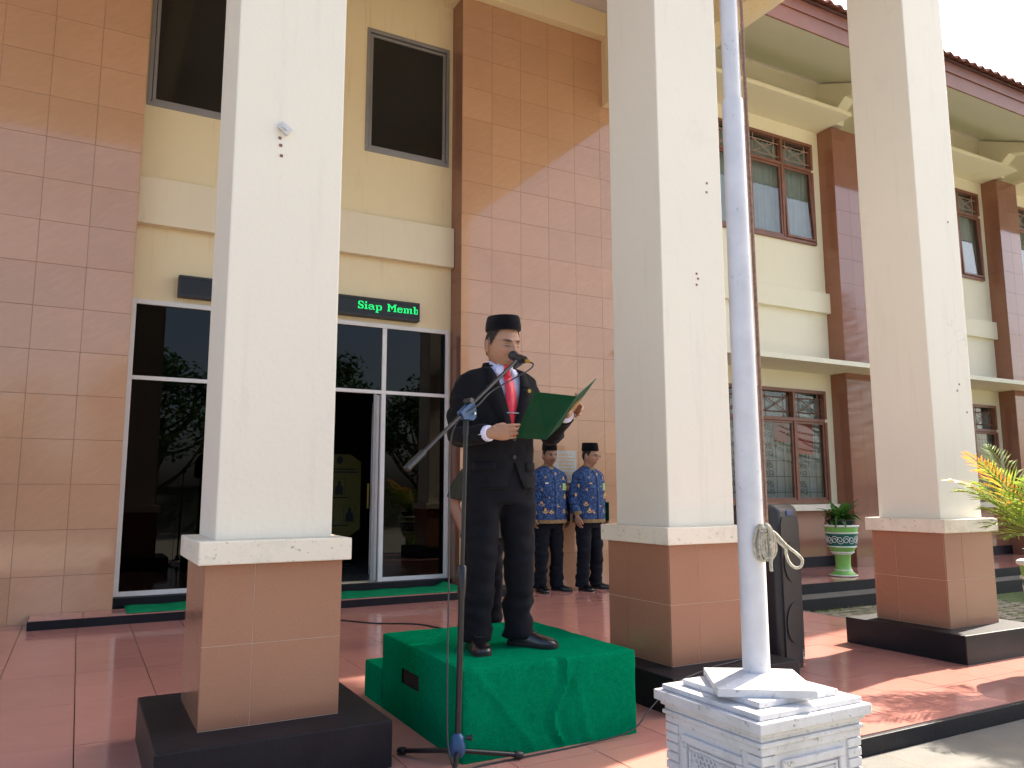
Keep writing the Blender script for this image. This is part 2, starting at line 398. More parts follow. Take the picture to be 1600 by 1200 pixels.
for j in range(34):
    for i in range(26):
        x = 6.32+i*.215+(j % 2)*.105; y = 6.68-(j+1)*.112
        # only the pavers one can see past the porch: a wedge beside and behind the third column
        if x > 10.5 or y < 3.0: continue
        c = Vector((x, y, 0)); ang = math.degrees(math.atan2(x, y))
        if not (41 < ang < 63): continue
        if i*j < 0: continue
        ob('paver', pm, yard, (x, y, GZ+.012+rnd.uniform(-.004, .004)), (rnd.uniform(-.01, .01), rnd.uniform(-.01, .01), rnd.uniform(-.02, .02))) if (j < 14 and i < 20) else None
gr = MB()
for k in range(2600):
    e = rnd.random()
    if e < .55: x = rnd.uniform(6.30, 6.75); y = rnd.uniform(4.9, 6.68)
    elif e < .8: x = rnd.uniform(6.3, 10.5); y = rnd.uniform(6.55, 6.70)
    else: x = rnd.uniform(6.4, 11.5); y = rnd.uniform(3.2, 6.6)
    h = rnd.uniform(.02, .06)*(1.0 if e < .8 else .5); a = rnd.uniform(0, 6.28); dx, dy = math.cos(a)*.006, math.sin(a)*.006; lx, ly = rnd.uniform(-.03, .03), rnd.uniform(-.03, .03)
    gr.add([(x-dx, y-dy, GZ+.02), (x+dx, y+dy, GZ+.02), (x+lx, y+ly, GZ+.03+h)], [(0, 1, 2)])
tag(gr.build('grass', leaf('grass_blade', (.08, .14, .02), (.20, .26, .05))), 'short weeds growing between the mossy pavers', 'grass', kind='stuff')

# ------------------------------------------------------------------ main building
main = thing('main_building', 'office building with cream walls, glazed brown tile blocks and glass entrance behind the porch', 'building')
RY = 8.60; TL = .408
def wall_with_holes(x0, x1, z0, z1, holes, y0, y1):
    xs = sorted({x0, x1, *[h[0] for h in holes], *[h[1] for h in holes]}); zs = sorted({z0, z1, *[h[2] for h in holes], *[h[3] for h in holes]})
    b = MB(); vid = {}
    solid = lambda i, k: 0 <= i < len(xs)-1 and 0 <= k < len(zs)-1 and not any(h[0] <= (xs[i]+xs[i+1])/2 <= h[1] and h[2] <= (zs[k]+zs[k+1])/2 <= h[3] for h in holes)
    for i in range(len(xs)-1):
        for k in range(len(zs)-1):
            if not solid(i, k): continue
            a, c, d, e = xs[i], xs[i+1], zs[k], zs[k+1]
            b.quad((a, y0, d), (c, y0, d), (c, y0, e), (a, y0, e)); b.quad((c, y1, d), (a, y1, d), (a, y1, e), (c, y1, e))
            if not solid(i-1, k): b.quad((a, y1, d), (a, y0, d), (a, y0, e), (a, y1, e))
            if not solid(i+1, k): b.quad((c, y0, d), (c, y1, d), (c, y1, e), (c, y0, e))
            if not solid(i, k-1): b.quad((a, y1, d), (c, y1, d), (c, y0, d), (a, y0, d))
            if not solid(i, k+1): b.quad((a, y0, e), (c, y0, e), (c, y1, e), (a, y1, e))
    return b
UZ0, UZ1 = 5.15, 6.715
wall_with_holes(.335, 3.84, .0, 8.2, [(.36, 3.815, .16, 3.08), (.365, 1.445, UZ0, UZ1), (2.71, 3.79, UZ0, UZ1)], RY, RY+.18).build('wall', m['cream'], main)
MB().box(.335, 3.835, 8.5, RY-.001, 3.85, 4.342, .006).build('lintel_beam', m['cream_beam'], main)
# tile blocks
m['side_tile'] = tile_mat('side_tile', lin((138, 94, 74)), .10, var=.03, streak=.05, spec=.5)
tmz = mesh_of('wall_tile', *(lambda q: (q.v, q.f))(MB().box(.0012, TL-.0012, 0, .010, .0012, TL-.0012, .0015)), m['wall_tile'])
def tile_block(x0, x1, from_right, side):
    blk = MB().box(x0+(.011 if side else 0), x1, 8.311, RY+.5, -.2, 8.1).build('tile_block', m['grout'], main)
    nn = int((x1-x0)/TL+.01)
    for i in range(nn+1):
        a = x1-(i+1)*TL if from_right else x0+i*TL
        sx = 1
        if not from_right and a+TL > x1: sx = (x1-a)/TL
        if from_right and a < x0: continue
        if sx < .1: continue
        for k in range(18):
            ob('wall_tile', tmz, blk, (a, 8.30+rnd.uniform(-.0006, .0006), k*TL), (rnd.uniform(-.0012, .0012), 0, rnd.uniform(-.0012, .0012)), (sx, 1, 1))
    if side:
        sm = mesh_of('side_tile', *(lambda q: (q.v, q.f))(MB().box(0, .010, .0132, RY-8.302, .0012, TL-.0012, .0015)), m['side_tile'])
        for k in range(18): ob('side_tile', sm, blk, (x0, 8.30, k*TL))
    return blk
tile_block(.335-4*TL, .335, True, False); tile_block(3.84, 6.30, False, True)
MB().box(-6, .335-4*TL-.002, 8.30, 8.9, -.2, 8.1).build('end_wall', m['cream'], main)
# entrance platform, sill, mat
plat = MB().box(-.315, 4.47, 7.905, 8.298, .0, .074, .003).build('entrance_step', m['black_paint'], main)
MB().box(.338, 3.836, 8.298, RY+.1, -.01, .0735).build('step_core', m['black_paint'], plat)
ptm = mesh_of('step_tile', *(lambda q: (q.v, q.f))(MB().box(.002, .406, .002, .385, 0, .010, .0012)), m['floor_tile'])
for k in range(11): ob('step_tile', ptm, plat, (-.31+k*.408, 7.908, .0745), None, (1 if k < 11 else .6, 1, 1))
MB().box(.338, 3.836, 8.50, RY-.005, .076, .157, .004).build('door_sill', m['black_paint'], main)
# entrance glazing
gl = empty('entrance_glazing', parent=main); AY0, AY1 = 8.575, 8.63
fr = MB()
def bar(x0, x1, z0, z1, d=0.0): fr.box(x0, x1, AY0+d, AY1, z0, z1, .003)
bar(.34, .388, .16, 3.08); bar(3.77, 3.816, .16, 3.08); bar(.389, 3.769, 3.032, 3.081, .001); bar(.389, 3.769, 2.262, 2.302, .001)
bar(1.13, 1.178, .16, 2.261, .0); bar(2.975, 3.025, .16, 2.261); bar(1.13, 1.178, 2.303, 3.031); bar(2.975, 3.025, 2.303, 3.031); bar(2.055, 2.095, 2.303, 3.031)
bar(.389, 1.129, .16, .205, .001); bar(3.026, 3.769, .16, .205, .001)
fr.build('frame', m['alu'], gl)
def pane(x0, x1, z0, z1, y, mat, par, name='pane'):
    return MB().box(x0, x1, y, y+.006, z0, z1).build(name, mat, par)
for a in ((.389, 1.129, .206, 2.261), (3.026, 3.769, .206, 2.261), (.389, 1.129, 2.303, 3.031), (1.179, 2.054, 2.303, 3.031), (2.096, 2.974, 2.303, 3.031), (3.026, 3.769, 2.303, 3.031)):
    pane(*a, 8.60, m['glass'], gl)
def door_leaf(x, s):
    d = MB(); y0, y1 = 8.62, 9.46
    for a, b, c, e in ((y0, y0+.06, .17, 2.25), (y1-.06, y1, .17, 2.25)): d.box(x-.02, x+.02, a, b, c, e, .003)
    d.box(x-.019, x+.019, y0+.061, y1-.061, .17, .27); d.box(x-.019, x+.019, y0+.061, y1-.061, 2.18, 2.25)
    dr = d.build('door', m['alu'], main); dr.matrix_local = Matrix.Translation((x, 8.62, 0)) @ Matrix.Rotation(-s*R(15.5), 4, 'Z') @ Matrix.Translation((-x, -8.62, 0))
    MB().box(x-.003, x+.003, y0+.061, y1-.061, .271, 2.179).build('pane', m['glass'], dr)
    for z in (.42, 1.15, 1.95):
        h = MB().tube([(x-s*.028, 8.612, z-.05), (x-s*.028, 8.612, z+.05)], .011, 10); h.build('hinge', m['wood'] if z > 1 else m['chrome'], dr)
    hb = MB().tube([(x-s*.05, y1-.09, .95), (x-s*.05, y1-.09, 1.25)], .012, 10); hb.build('handle', m['gold'], dr)
door_leaf(2.945, 1); door_leaf(1.21, -1)
MB().box(2.905, 2.923, 8.585, 8.64, .165, 2.26).box(2.885, 2.903, 8.58, 8.60, .165, 2.26).build('door_stop', m['alu_dull'], main)
# upper windows
def upper_window(x0, x1):
    wd = empty('window', parent=main); f = MB()
    f.box(x0, x1, 8.585, 8.66, UZ0, UZ0+.045, .003); f.box(x0, x1, 8.585, 8.66, UZ1-.05, UZ1, .003)
    f.box(x0, x0+.04, 8.584, 8.66, UZ0+.046, UZ1-.051, .003); f.box(x1-.04, x1, 8.584, 8.66, UZ0+.046, UZ1-.051, .003)
    f.build('frame', m['alu_dull'], wd); s = MB(); a, b, c, d = x0+.047, x1-.047, UZ0+.05, UZ1-.062
    s.box(a, b, 8.602, 8.64, c, c+.034, .003); s.box(a, b, 8.602, 8.64, d-.034, d, .003); s.box(a, a+.034, 8.603, 8.64, c+.035, d-.035, .003); s.box(b-.034, b, 8.603, 8.64, c+.035, d-.035, .003)
    s.build('sash', m['alu_dull'], wd); pane(a+.034, b-.034, c+.034, d-.034, 8.618, m['glass_dark'], wd)
upper_window(.365, 1.445); upper_window(2.71, 3.79)
# rooms behind the glass
def room(x0, x1, y0, y1, z0, z1, mw, mf, name='room'):
    r = empty(name, parent=main); b = MB()
    b.quad((x0, y1, z0), (x1, y1, z0), (x1, y1, z1), (x0, y1, z1)); b.quad((x0, y0, z0), (x0, y1, z0), (x0, y1, z1), (x0, y0, z1)); b.quad((x1, y1, z0), (x1, y0, z0), (x1, y0, z1), (x1, y1, z1))
    b.quad((x0, y0, z1), (x0, y1, z1), (x1, y1, z1), (x1, y0, z1)); b.build('walls', mw, r)
    MB().box(x0, x1, y0, y1, z0-.05, z0).build('floor', mf, r); return r
room(-1.2, 5.8, RY+.181, 13.5, .155, 3.3, m['interior'], m['interior_floor']); room(-1.2, 5.8, RY+.181, 11, 4.4, 7.4, m['interior'], m['interior'])
# inner tiled partition carrying gold letters
part = MB().box(-1.0, 2.1, 12.0, 12.12, .16, 3.0).build('partition', m['grout'], main)
im = mesh_of('panel_tile', *(lambda q: (q.v, q.f))(MB().box(.004, .396, -.012, 0, .004, .396, .001)), tile_mat('inner_tile', lin((74, 52, 42)), .12))
for i in range(7):
    for k in range(7): ob('panel_tile', im, part, (-.95+i*.42, 11.999, .18+k*.4), None, (1.04, 1, 1))
def text_mesh(s, size, mat, name, parent, loc, depth=.004, rot=(R(90), 0, 0), align='LEFT', shear=0):
    c = bpy.data.curves.new('t', 'FONT'); c.body = s; c.size = size; c.extrude = depth; c.align_x = align; c.shear = shear; c.resolution_u = 2
    t = bpy.data.objects.new('t', c); COL.objects.link(t); dg = bpy.context.evaluated_depsgraph_get()
    me = bpy.data.meshes.new_from_object(t.evaluated_get(dg)); bpy.data.objects.remove(t); bpy.data.curves.remove(c)
    me.materials.clear(); me.materials.append(mat); return ob(name, me, parent, loc, rot)
text_mesh('PENGADILAN AGAMA', .125, m['gold'], 'lettering', part, (.40, 11.98, 1.84)); text_mesh('KELAS', .125, m['gold'], 'lettering', part, (1.06, 11.98, 1.50))
# wooden desk inside, faint through the glass
dk = thing('reception_desk', 'pale reception desk dimly seen through the entrance glass', 'desk', (1.0, 11.0, .155))
MB().box(0, .9, 0, .45, .70, .74, .005).build('top', m['paper'], dk); MB().box(.02, .88, .02, .05, .25, .699).build('front_panel', m['concrete'], dk)
for a in (.03, .83):
    for b in (.06, .40): MB().box(a, a+.04, b, b+.04, 0, .699).build('leg', m['black_metal'], dk)
# standing board with portraits inside the doorway
bd = thing('standing_board', 'yellow standing board with portraits inside the open doorway', 'board', (3.07, 10.5, .155))
bp = [(-.30, .50), (-.17, .41), (.17, .41), (.30, .50), (.30, 1.40), (.15, 1.50), (-.15, 1.50), (-.30, 1.40)]
brd = MB().prism(bp, 'y', 0, .02).fixn().build('panel', simple('board_yellow', lin((104, 100, 46)), .6, .1, 5), bd)
dkm = simple('print_dark', lin((40, 44, 40)), .7)
def flat(poly, name, mat, par, y=-.003): return MB().prism(poly, 'y', y, y+.002).fixn().build(name, mat, par)
def portrait(cx, cz):
    for a, b, c, d in ((cx-.075, cx+.075, cz-.11, cz-.105), (cx-.075, cx+.075, cz+.105, cz+.11), (cx-.08, cx-.075, cz-.10, cz+.10), (cx+.075, cx+.08, cz-.10, cz+.10)): flat([(a, c), (b, c), (b, d), (a, d)], 'portrait_border', dkm, brd)
    flat([(cx-.055, cz-.10), (cx+.055, cz-.10), (cx+.05, cz+.0), (cx+.02, cz+.03), (cx+.022, cz+.075), (cx, cz+.09), (cx-.022, cz+.075), (cx-.02, cz+.03), (cx-.05, cz+.0)], 'portrait', dkm, brd, -.006)
portrait(0, 1.06); portrait(-.15, .70); portrait(.15, .70)
flat([(.045*math.cos(a), 1.42+.055*math.sin(a)) for a in [k*.524 for k in range(12)]], 'emblem', dkm, brd)
for z, wd in ((1.30, .22), (1.26, .26), (.92, .12), (.55, .14)): flat([(-wd, z-.008), (wd, z-.008), (wd, z+.008), (-wd, z+.008)], 'print_line', dkm, brd)
MB().box(-.2, .2, -.12, .14, 0, .03, .004).build('foot', m['black_metal'], bd); MB().box(-.02, .02, .022, .04, .03, .9).build('post', m['black_metal'], bd)
# green mat
mat_o = MB(); nX, nY = 60, 8; vv = []; ff = []
for j in range(nY+1):
    for i in range(nX+1):
        x = .44+(3.95-.44)*i/nX; y = 7.925+(8.47-7.925)*j/nY+.012*math.sin(i*.7+j); 
        if x > 3.80: y = min(y, 8.285)
        z = .0865+.004*math.sin(i*.9)*math.sin(j*1.1)+(.05*max(0, 1-abs(x-3.72)/.12)*max(0, (y-8.2)/.25))
        vv.append((x, y, z))
for j in range(nY):
    for i in range(nX): a = j*(nX+1)+i; ff.append((a, a+1, a+nX+2, a+nX+1))
mo = mat_o.add(vv, ff).build('floor_mat', m['green_mat'], smooth=True); md = mo.modifiers.new('s', 'SOLIDIFY'); md.thickness = .006; md.offset = 1
tag(mo, 'long green carpet runner on the step below the glass entrance', 'mat')

# LED sign
led = thing('led_sign', 'black LED ticker sign with green lit letters above the glass entrance', 'sign', (0, 0, 0))
LX0, LX1, LZ0, LZ1, LY = .76, 3.398, 3.132, 3.356, 8.5
MB().box(LX0, LX1, LY+.012, 8.598, LZ0, LZ1, .003).build('housing', m['led_body'], led)
MB().box(LX0, LX1, LY, LY+.011, LZ1-.028, LZ1, .003).box(LX0, LX1, LY, LY+.011, LZ0, LZ0+.030, .003).box(LX0, LX0+.018, LY, LY+.011, LZ0+.031, LZ1-.029, .003).box(LX1-.018, LX1, LY, LY+.011, LZ0+.031, LZ1-.029, .003).build('bezel', m['led_body'], led)
MB().box(LX0+.019, LX1-.019, LY+.008, LY+.0115, LZ0+.031, LZ1-.029).build('dot_panel', m['led_face'], led)
GL = {'S': ["..#####.", ".##...##", ".##....#", ".###....", "..#####.", "....####", ".#....##", ".##...##", ".######."],
 'i': [".##.", ".##.", "....", "###.", ".##.", ".##.", ".##.", ".##.", "####"], 
 'a': ["........", "........", "........", ".#####..", "##...##.", "..#####.", "##...##.", "##...##.", ".####.##"],
 'p': ["........", "........", "........", "##.####.", ".##...##", ".##...##", ".##...##", ".##...##", ".######.", ".##.....", ".##.....", "####...."],
 'M': ["###......###", ".###....###.", ".####..####.", ".##.####.##.", ".##..##..##.", ".##..##..##.", ".##......##.", ".##......##.", "####....####"],
 'e': [".......", ".......", ".......", ".#####.", "##...##", "#######", "##.....", "##...##", ".#####."],
 'm': ["............", "............", "............", "##.###.####.", ".##..##..##.", ".##..##..##.", ".##..##..##.", ".##..##..##.", "####.##..###"],
 'b': ["###....", ".##....", ".##....", ".#####.", ".##..##", ".##..##", ".##..##", ".##..##", ".#####."], ' ': ["....."]}
dots = MB(); cx = 2.640; pt = .0094; zt = LZ1-.050
for ch in 'Siap Memb':
    G = GL[ch]
    for r_, row in enumerate(G):
        for c_, q in enumerate(row):
            if q == '#':
                x = cx+c_*pt; z = zt-r_*pt*1.05
                if x+.009 < LX1-.02: dots.box(x, x+.0082, LY+.0045, LY+.0075, z-.0086, z)
    cx += (max(len(r) for r in G)+1)*pt
tag(dots.build('lit_letters', m['led_on'], led), kind='stuff')
# plaque
pq = thing('marble_plaque', 'pale marble plaque with gold writing on the brown tiled wall', 'plaque', (0, 0, 0))
pb = MB().box(5.07, 5.425, 8.272, 8.2985, 1.255, 1.65, .004).build('slab', m['marble'], pq)
for k in range(8):
    z = 1.60-k*.043; x = 5.12+rnd.uniform(0, .05)
    while x < 5.37:
        wd = rnd.uniform(.012, .04); MB().box(x, min(x+wd, 5.39), 8.2705, 8.2715, z-.006-rnd.random()*.004, z+.006).build('engraved_word', m['gold_paint'], pb); x += wd+.012

# ------------------------------------------------------------------ porch columns
def make_column(cx, label):
    c = thing('porch_column', label, 'column', (cx, 3.822, 0), 0, 'square porch columns')
    MB().box(-.463, .463, -.504, .44, -.005, .19, .006).build('base', m['black_paint'], c)
    pl = MB().box(-.2878, .2878, -.2905, .2905, .188, .850).build('plinth', m['grout_light'], c)
    h = .289
    def tile(ax, a0, a1, z0, z1):
        e = .0011
        if ax == 'f': MB().box(a0+e, a1-e, -h-.003, -h+.006, z0+e, z1-e, .001).build('plinth_tile', m['plinth_tile'], pl)
        if ax == 'b': MB().box(a0+e, a1-e, h-.006, h+.003, z0+e, z1-e, .001).build('plinth_tile', m['plinth_tile'], pl)
        if ax == 'l': MB().box(-h-.0005, -h+.0085, a0+e, a1-e, z0+e, z1-e, .001).build('plinth_tile', m['plinth_tile'], pl)
        if ax == 'r': MB().box(h-.0085, h+.0005, a0+e, a1-e, z0+e, z1-e, .001).build('plinth_tile', m['plinth_tile'], pl)
    for z0, z1 in ((.191, .52), (.52, .849)):
        for a0, a1 in ((-h-.0005, -.087), (-.087, h+.0005)): tile('f', a0, a1, z0, z1); tile('b', a0, a1, z0, z1)
        for a0, a1 in ((-h+.0065, .10), (.10, h-.0065)): tile('l', a0, a1, z0, z1); tile('r', a0, a1, z0, z1)
    MB().box(-.322, .322, -.325, .325, .8505, .947, .006).build('cap', m['cap_paint'], c)
    MB().box(-.25, .25, -.25, .25, .946, 6.52, .007).build('shaft', m['column_paint'], c)
    return c
C1 = make_column(.767, 'white square porch column standing before the glass entrance with a small white bracket')
C2 = make_column(3.215, 'white square porch column behind the flagpole and the black loudspeaker')
C3 = make_column(5.71, 'white square porch column between the two potted plants, nearest the wing')
C0 = make_column(-1.70, 'square porch column beyond the edge of the photo, left of the entrance')
br = MB().box(-.028, .028, -.268, -.2505, -.02, .02, .003).box(-.012, .012, -.275, -.2685, -.006, .006)
b_ = br.build('bracket', m['plaster_white'], C1, loc=(-.03, 0, 2.83), rot=(0, R(35), 0))
for (c, pts) in ((C1, ((-.045, 2.75), (-.04, 2.70), (-.05, 2.785))), (C2, ((.02, 2.47), (.03, 2.44), (.018, 2.40), (.13, 3.07), (.125, 3.01))), (C3, ((.12, 3.23), (.10, 1.95), (.07, 1.9), (.17, 1.74)))):
    for x, z in pts: MB().box(x-.006, x+.008, -.2525, -.2503, z-.007, z+.006).build('anchor_hole', m['wood'], c)

# ------------------------------------------------------------------ porch roof
pr_ = thing('porch_roof', 'cream porch roof of beams and grey ceiling carried by the square columns', 'roof')
MB().box(-2.10, 6.12, 3.50, 4.10, 6.50, 7.648, .01).build('front_beam', m['cream_beam'], pr_)
MB().box(5.93, 6.18, 4.101, 8.298, 6.34, 7.648, .01).build('side_beam', m['cream'], pr_)
MB().box(-2.16, -1.9, 4.101, 8.298, 6.34, 7.648, .01).build('side_beam', m['cream'], pr_)
MB().box(6.181, 6.36, 2.7, 8.298, 6.40, 6.62, .008).build('edge_board', m['cream_beam'], pr_)
MB().box(-1.899, 5.929, 8.16, 8.296, 7.30, 7.649, .008).build('wall_band', m['cream'], pr_)
MB().box(3.70, 3.839, 8.161, 8.598, 7.301, 7.649, .006).box(.336, .47, 8.297, 8.598, 7.301, 7.649, .006).build('band_return', m['cream'], pr_)
for x in (.767, 3.215): MB().box(x-.12, x+.12, 4.101, 8.159, 7.25, 7.648, .008).build('cross_beam', m['cream_beam'], pr_)
MB().box(-2.2, 6.36, 2.7, 8.60, 7.65, 7.85).build('ceiling', m['ceiling'], pr_)
MB().box(-2.2, 6.36, 2.66, 2.699, 7.4, 7.9, .005).build('front_fascia', m['fascia'], pr_)
lf = thing('ceiling_lamp', 'square louvred lamp under the porch ceiling, mirrored in the dark upper window', 'lamp', (1.02, 4.45, 7.58))
MB().box(-.17, .17, -.17, .17, .03, .069).build('housing', m['black_paint'], lf)
for k in range(4): MB().box(-.16, .16, -.145+k*.09, -.125+k*.09, 0, .029).build('louvre', m['alu'], lf)

# ------------------------------------------------------------------ office wing
wing = thing('office_wing', 'two storey cream office wing with brown pilasters, barred windows and red eaves', 'building')
WY = 8.60; PP = [5.92, 10.555, 15.20, 19.85]; PWD = .66
wins = []
for b in range(3):
    a0 = PP[b]+PWD; a1 = PP[b+1]; wr = a1-.185; wl = wr-.72*5
    wins.append((max(wl, a0+.12 if b else 6.5), wr))
holes = []
for (a, b) in wins: holes += [(a, b, .96, 2.725), (a, b, 5.13, 6.87)]
wall_with_holes(6.31, 21, -.3, 8.05, holes, WY, WY+.15).build('wall', m['wing_cream'], wing)
MB().box(6.31, 21, 8.595, 12, 2.95, 3.3).build('floor_plate', m['interior'], wing) if False else None
MB().quad((6.31, 9.6, -.3), (21, 9.6, -.3), (21, 9.6, 8), (6.31, 9.6, 8)).quad((6.31, WY+.16, 3.4), (21, WY+.16, 3.4), (21, 9.6, 3.4), (6.31, 9.6, 3.4)).build('inner_wall', m['interior'], wing)
pmz = mesh_of('pilaster_tile', *(lambda q: (q.v, q.f))(MB().box(.001, PWD/2-.001, 0, .010, .001, .407, .001)), m['pilaster_tile'])
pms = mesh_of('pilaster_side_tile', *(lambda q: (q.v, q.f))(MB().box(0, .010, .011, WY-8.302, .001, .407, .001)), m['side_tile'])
for px in PP[1:]:
    p_ = MB().box(px+.011, px+PWD, 8.311, WY+.14, -.02, 7.13).build('pilaster', m['pilaster_tile'], wing)
    if px < 19:
        for k in range(18):
            h_ = 1 if k < 17 else .47
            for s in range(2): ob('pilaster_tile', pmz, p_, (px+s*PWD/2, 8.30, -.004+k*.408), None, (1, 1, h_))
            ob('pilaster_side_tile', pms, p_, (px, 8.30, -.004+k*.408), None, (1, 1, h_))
    br_ = [(6.72, 7.30), (6.95, 7.30), (7.35, 7.58), (8.3, 7.42), (8.30, 7.13), (8.598, 7.13), (8.598, 8.02), (8.3, 7.93), (6.72, 7.26)]
    br_ = [(8.598, 7.201), (8.598, 8.03), (8.2, 7.86), (6.80, 7.24), (6.80, 7.10), (7.10, 7.12), (7.55, 7.42), (8.05, 7.56), (8.25, 7.40), (8.30, 7.201)]
    MB().prism(br_, 'x', px+.06, px+.30).fixn().build('eave_bracket', m['wing_cream'], wing)
prevx = 6.32
for b in range(3):
    a0 = max(PP[b]+PWD+.001, 6.35); a1 = PP[b+1]-.001
    MB().box(a0, a1, 7.90, WY-.002, 7.13, 7.20, .005).build('window_awning', m['wing_cream'], wing)
    MB().box(a0, a1+.01, 8.52, WY-.001, 4.005, 4.336, .005).build('lintel_band', m['wing_cream'], wing)
    MB().box(a0, a1-.02, 8.50, WY-.001, .85, .945, .004).build('window_sill', m['cap_paint'], wing)
    MB().box(a0, a1-.002, 8.585, WY-.0005, .155, .849).build('dado', m['pilaster_tile'], wing)
    MB().box(a0, a1-.002, 8.578, 8.5999, .0, .153, .003).build('skirting', m['black_paint'], wing)
MB().box(6.35, 21, 7.80, WY-.003, 3.005, 3.078, .006).build('canopy', worn_white('canopy_paint', lin((226, 222, 202)), lin((168, 164, 150)), .4), wing)
def wing_window(x0, x1, z0, z1, lower):
    n = max(1, round((x1-x0)/.72)); pw = (x1-x0)/n; W_ = empty('window', parent=wing); f = MB(); y0, y1 = 8.555, 8.66; t = .05; zt = z1-.47*(z1-z0)/1.75
    f.box(x0, x1, y0, y1, z0, z0+t, .004); f.box(x0, x1, y0, y1, z1-t, z1, .004); f.box(x0+t, x1-t, y0+.002, y1, zt-t/2, zt+t/2, .003)
    for i in range(n+1):
        c = x0+i*pw; a = c-t/2 if 0 < i < n else (c if i == 0 else c-t); f.box(a, a+t, y0+.001, y1-.001, z0+t+.0005, zt-t/2-.0005, .003); f.box(a, a+t, y0+.001, y1-.001, zt+t/2+.0005, z1-t-.0005, .003)
    f.build('frame', m['wood'], W_)
    vis = [i for i in range(n) if True]
    for i in vis:
        a, b = x0+i*pw+t/2+(t/2 if i == 0 else 0), x0+(i+1)*pw-t/2-(t/2 if i == n-1 else 0)
        pane(a, b, zt+t/2, z1-t, 8.63, m['glass_clear'], W_)
        s_ = MB(); c, d = z0+t+.002, zt-t/2-.002; q = .036
        s_.box(a+.001, b-.001, 8.575, 8.61, c, c+q, .003); s_.box(a+.001, b-.001, 8.575, 8.61, d-q, d, .003); s_.box(a+.001, a+q, 8.576, 8.61, c+q+.0005, d-q-.0005, .003); s_.box(b-q, b-.001, 8.576, 8.61, c+q+.0005, d-q-.0005, .003)
        so = s_.build('sash', m['wood'], W_); po = pane(a+q, b-q, c+q, d-q, 8.592, m['glass_clear'], W_)
        if not lower:  # upper sashes stand slightly open, hung from the top
            piv = Vector((0, 8.59, d)); mt = Matrix.Translation(piv) @ Matrix.Rotation(-R(2.2 if i == n-1 else .4), 4, 'X') @ Matrix.Translation(-piv)
            so.matrix_local = mt; po.matrix_local = mt
        # lattice in the transom
        u0, u1 = zt+t/2, z1-t; cx_, hz = (a+b)/2, (u1-u0); L = MB(); lt = .012
        def stick(p, q_): L.tube([(p[0], 8.60, p[1]), (q_[0], 8.60, q_[1])], lt/2+.002, 4)
        for zz in (u0+hz*.22, u0+hz*.78): stick((a, zz), (b, zz))
        for xx in (a+(b-a)*.16, a+(b-a)*.84): stick((xx, u0), (xx, u1))
        stick((a+(b-a)*.16, u0+hz*.22), (a+(b-a)*.84, u0+hz*.78)); stick((a+(b-a)*.16, u0+hz*.78), (a+(b-a)*.84, u0+hz*.22))
        L.build('lattice', m['wood'] if lower else m['lattice_pale'], W_)
        if lower and i >= n-3:
            G_ = MB(); gx = 8.672; c0, d0 = z0+.05, zt-.03
            def spiral(cx, cz, r, turns, sgn, st): return [(cx+sgn*r*(1-.65*k/20)*math.cos(st+turns*6.28*k/20), gx, cz+r*(1-.65*k/20)*math.sin(st+turns*6.28*k/20)) for k in range(21)]
            for zz in np.arange(c0+.12, d0, .24): G_.tube([(a, gx, zz), (b, gx, zz)], .004, 4)
            for xx in (a+(b-a)*.55, a+(b-a)*.80, a+.03): G_.tube([(xx, gx, c0), (xx, gx, d0)], .004, 4)
            zz = c0+.12; mid = a+(b-a)*.29
            while zz < d0-.05:
                for sg in (-1, 1):
                    G_.tube(spiral(mid+sg*.06, zz, .052, 1.2, sg, -1.2), .005, 5)
                    G_.tube(spiral(mid+sg*.06, zz+.12, .052, 1.2, sg, 1.2), .005, 5)
                G_.tube([(mid-.11, gx, zz+.06), (mid, gx, zz+.18), (mid+.11, gx, zz+.06)], .004, 4)
                zz += .29
            G_.build('grille', m['black_metal'], W_)
        # curtain
    cu = []; cf = []; nn = 240
    for k in range(nn+1):
        x = x0+(x1-x0)*k/nn; y = 8.715+.016*math.sin(x*70)+.008*math.sin(x*23)
        cu += [(x, y, z0), (x, y, z1-.1)]
    cf = [(2*k, 2*k+2, 2*k+3, 2*k+1) for k in range(nn)]
    MB().add(cu, cf).build('curtain', m['curtain'], W_, smooth=True)
m['lattice_pale'] = simple('lattice_pale', lin((168, 140, 128)), .5); m['curtain'] = simple('curtain', lin((196, 206, 204)), .85, .06, 3)
for (a, b) in wins:
    wing_window(a, b, 5.13, 6.87, False); wing_window(a, b, .96, 2.725, True)
red = MB().box(9.76, 10.12, 8.640, 8.644, 1.72, 2.20); red.build('banner_reflection', simple('poster_red', lin((196, 70, 74)), .7), wing)  # red sheet behind the pane, stands in for a banner reflected in it
MB().box(9.28, 9.58, 8.640, 8.644, 1.90, 2.20).build('banner_reflection', simple('reflection_red_b', lin((170, 60, 64)), .7), wing)  # second red patch of the painted banner reflection
# wing veranda floor and steps
MB().box(6.31, 21, 7.10, WY, -.35, -.004).build('veranda_floor', m['floor_tile'], wing)
MB().box(6.27, 21, 7.075, 7.099, -.35, -.002, .003).build('riser', m['black_paint'], wing)
MB().box(6.27, 21, 6.76, 7.074, -.35, -.125, .005).build('step', m['concrete'], wing)
MB().box(6.27, 21, 6.735, 6.759, -.35, -.127, .003).build('riser', m['black_paint'], wing)
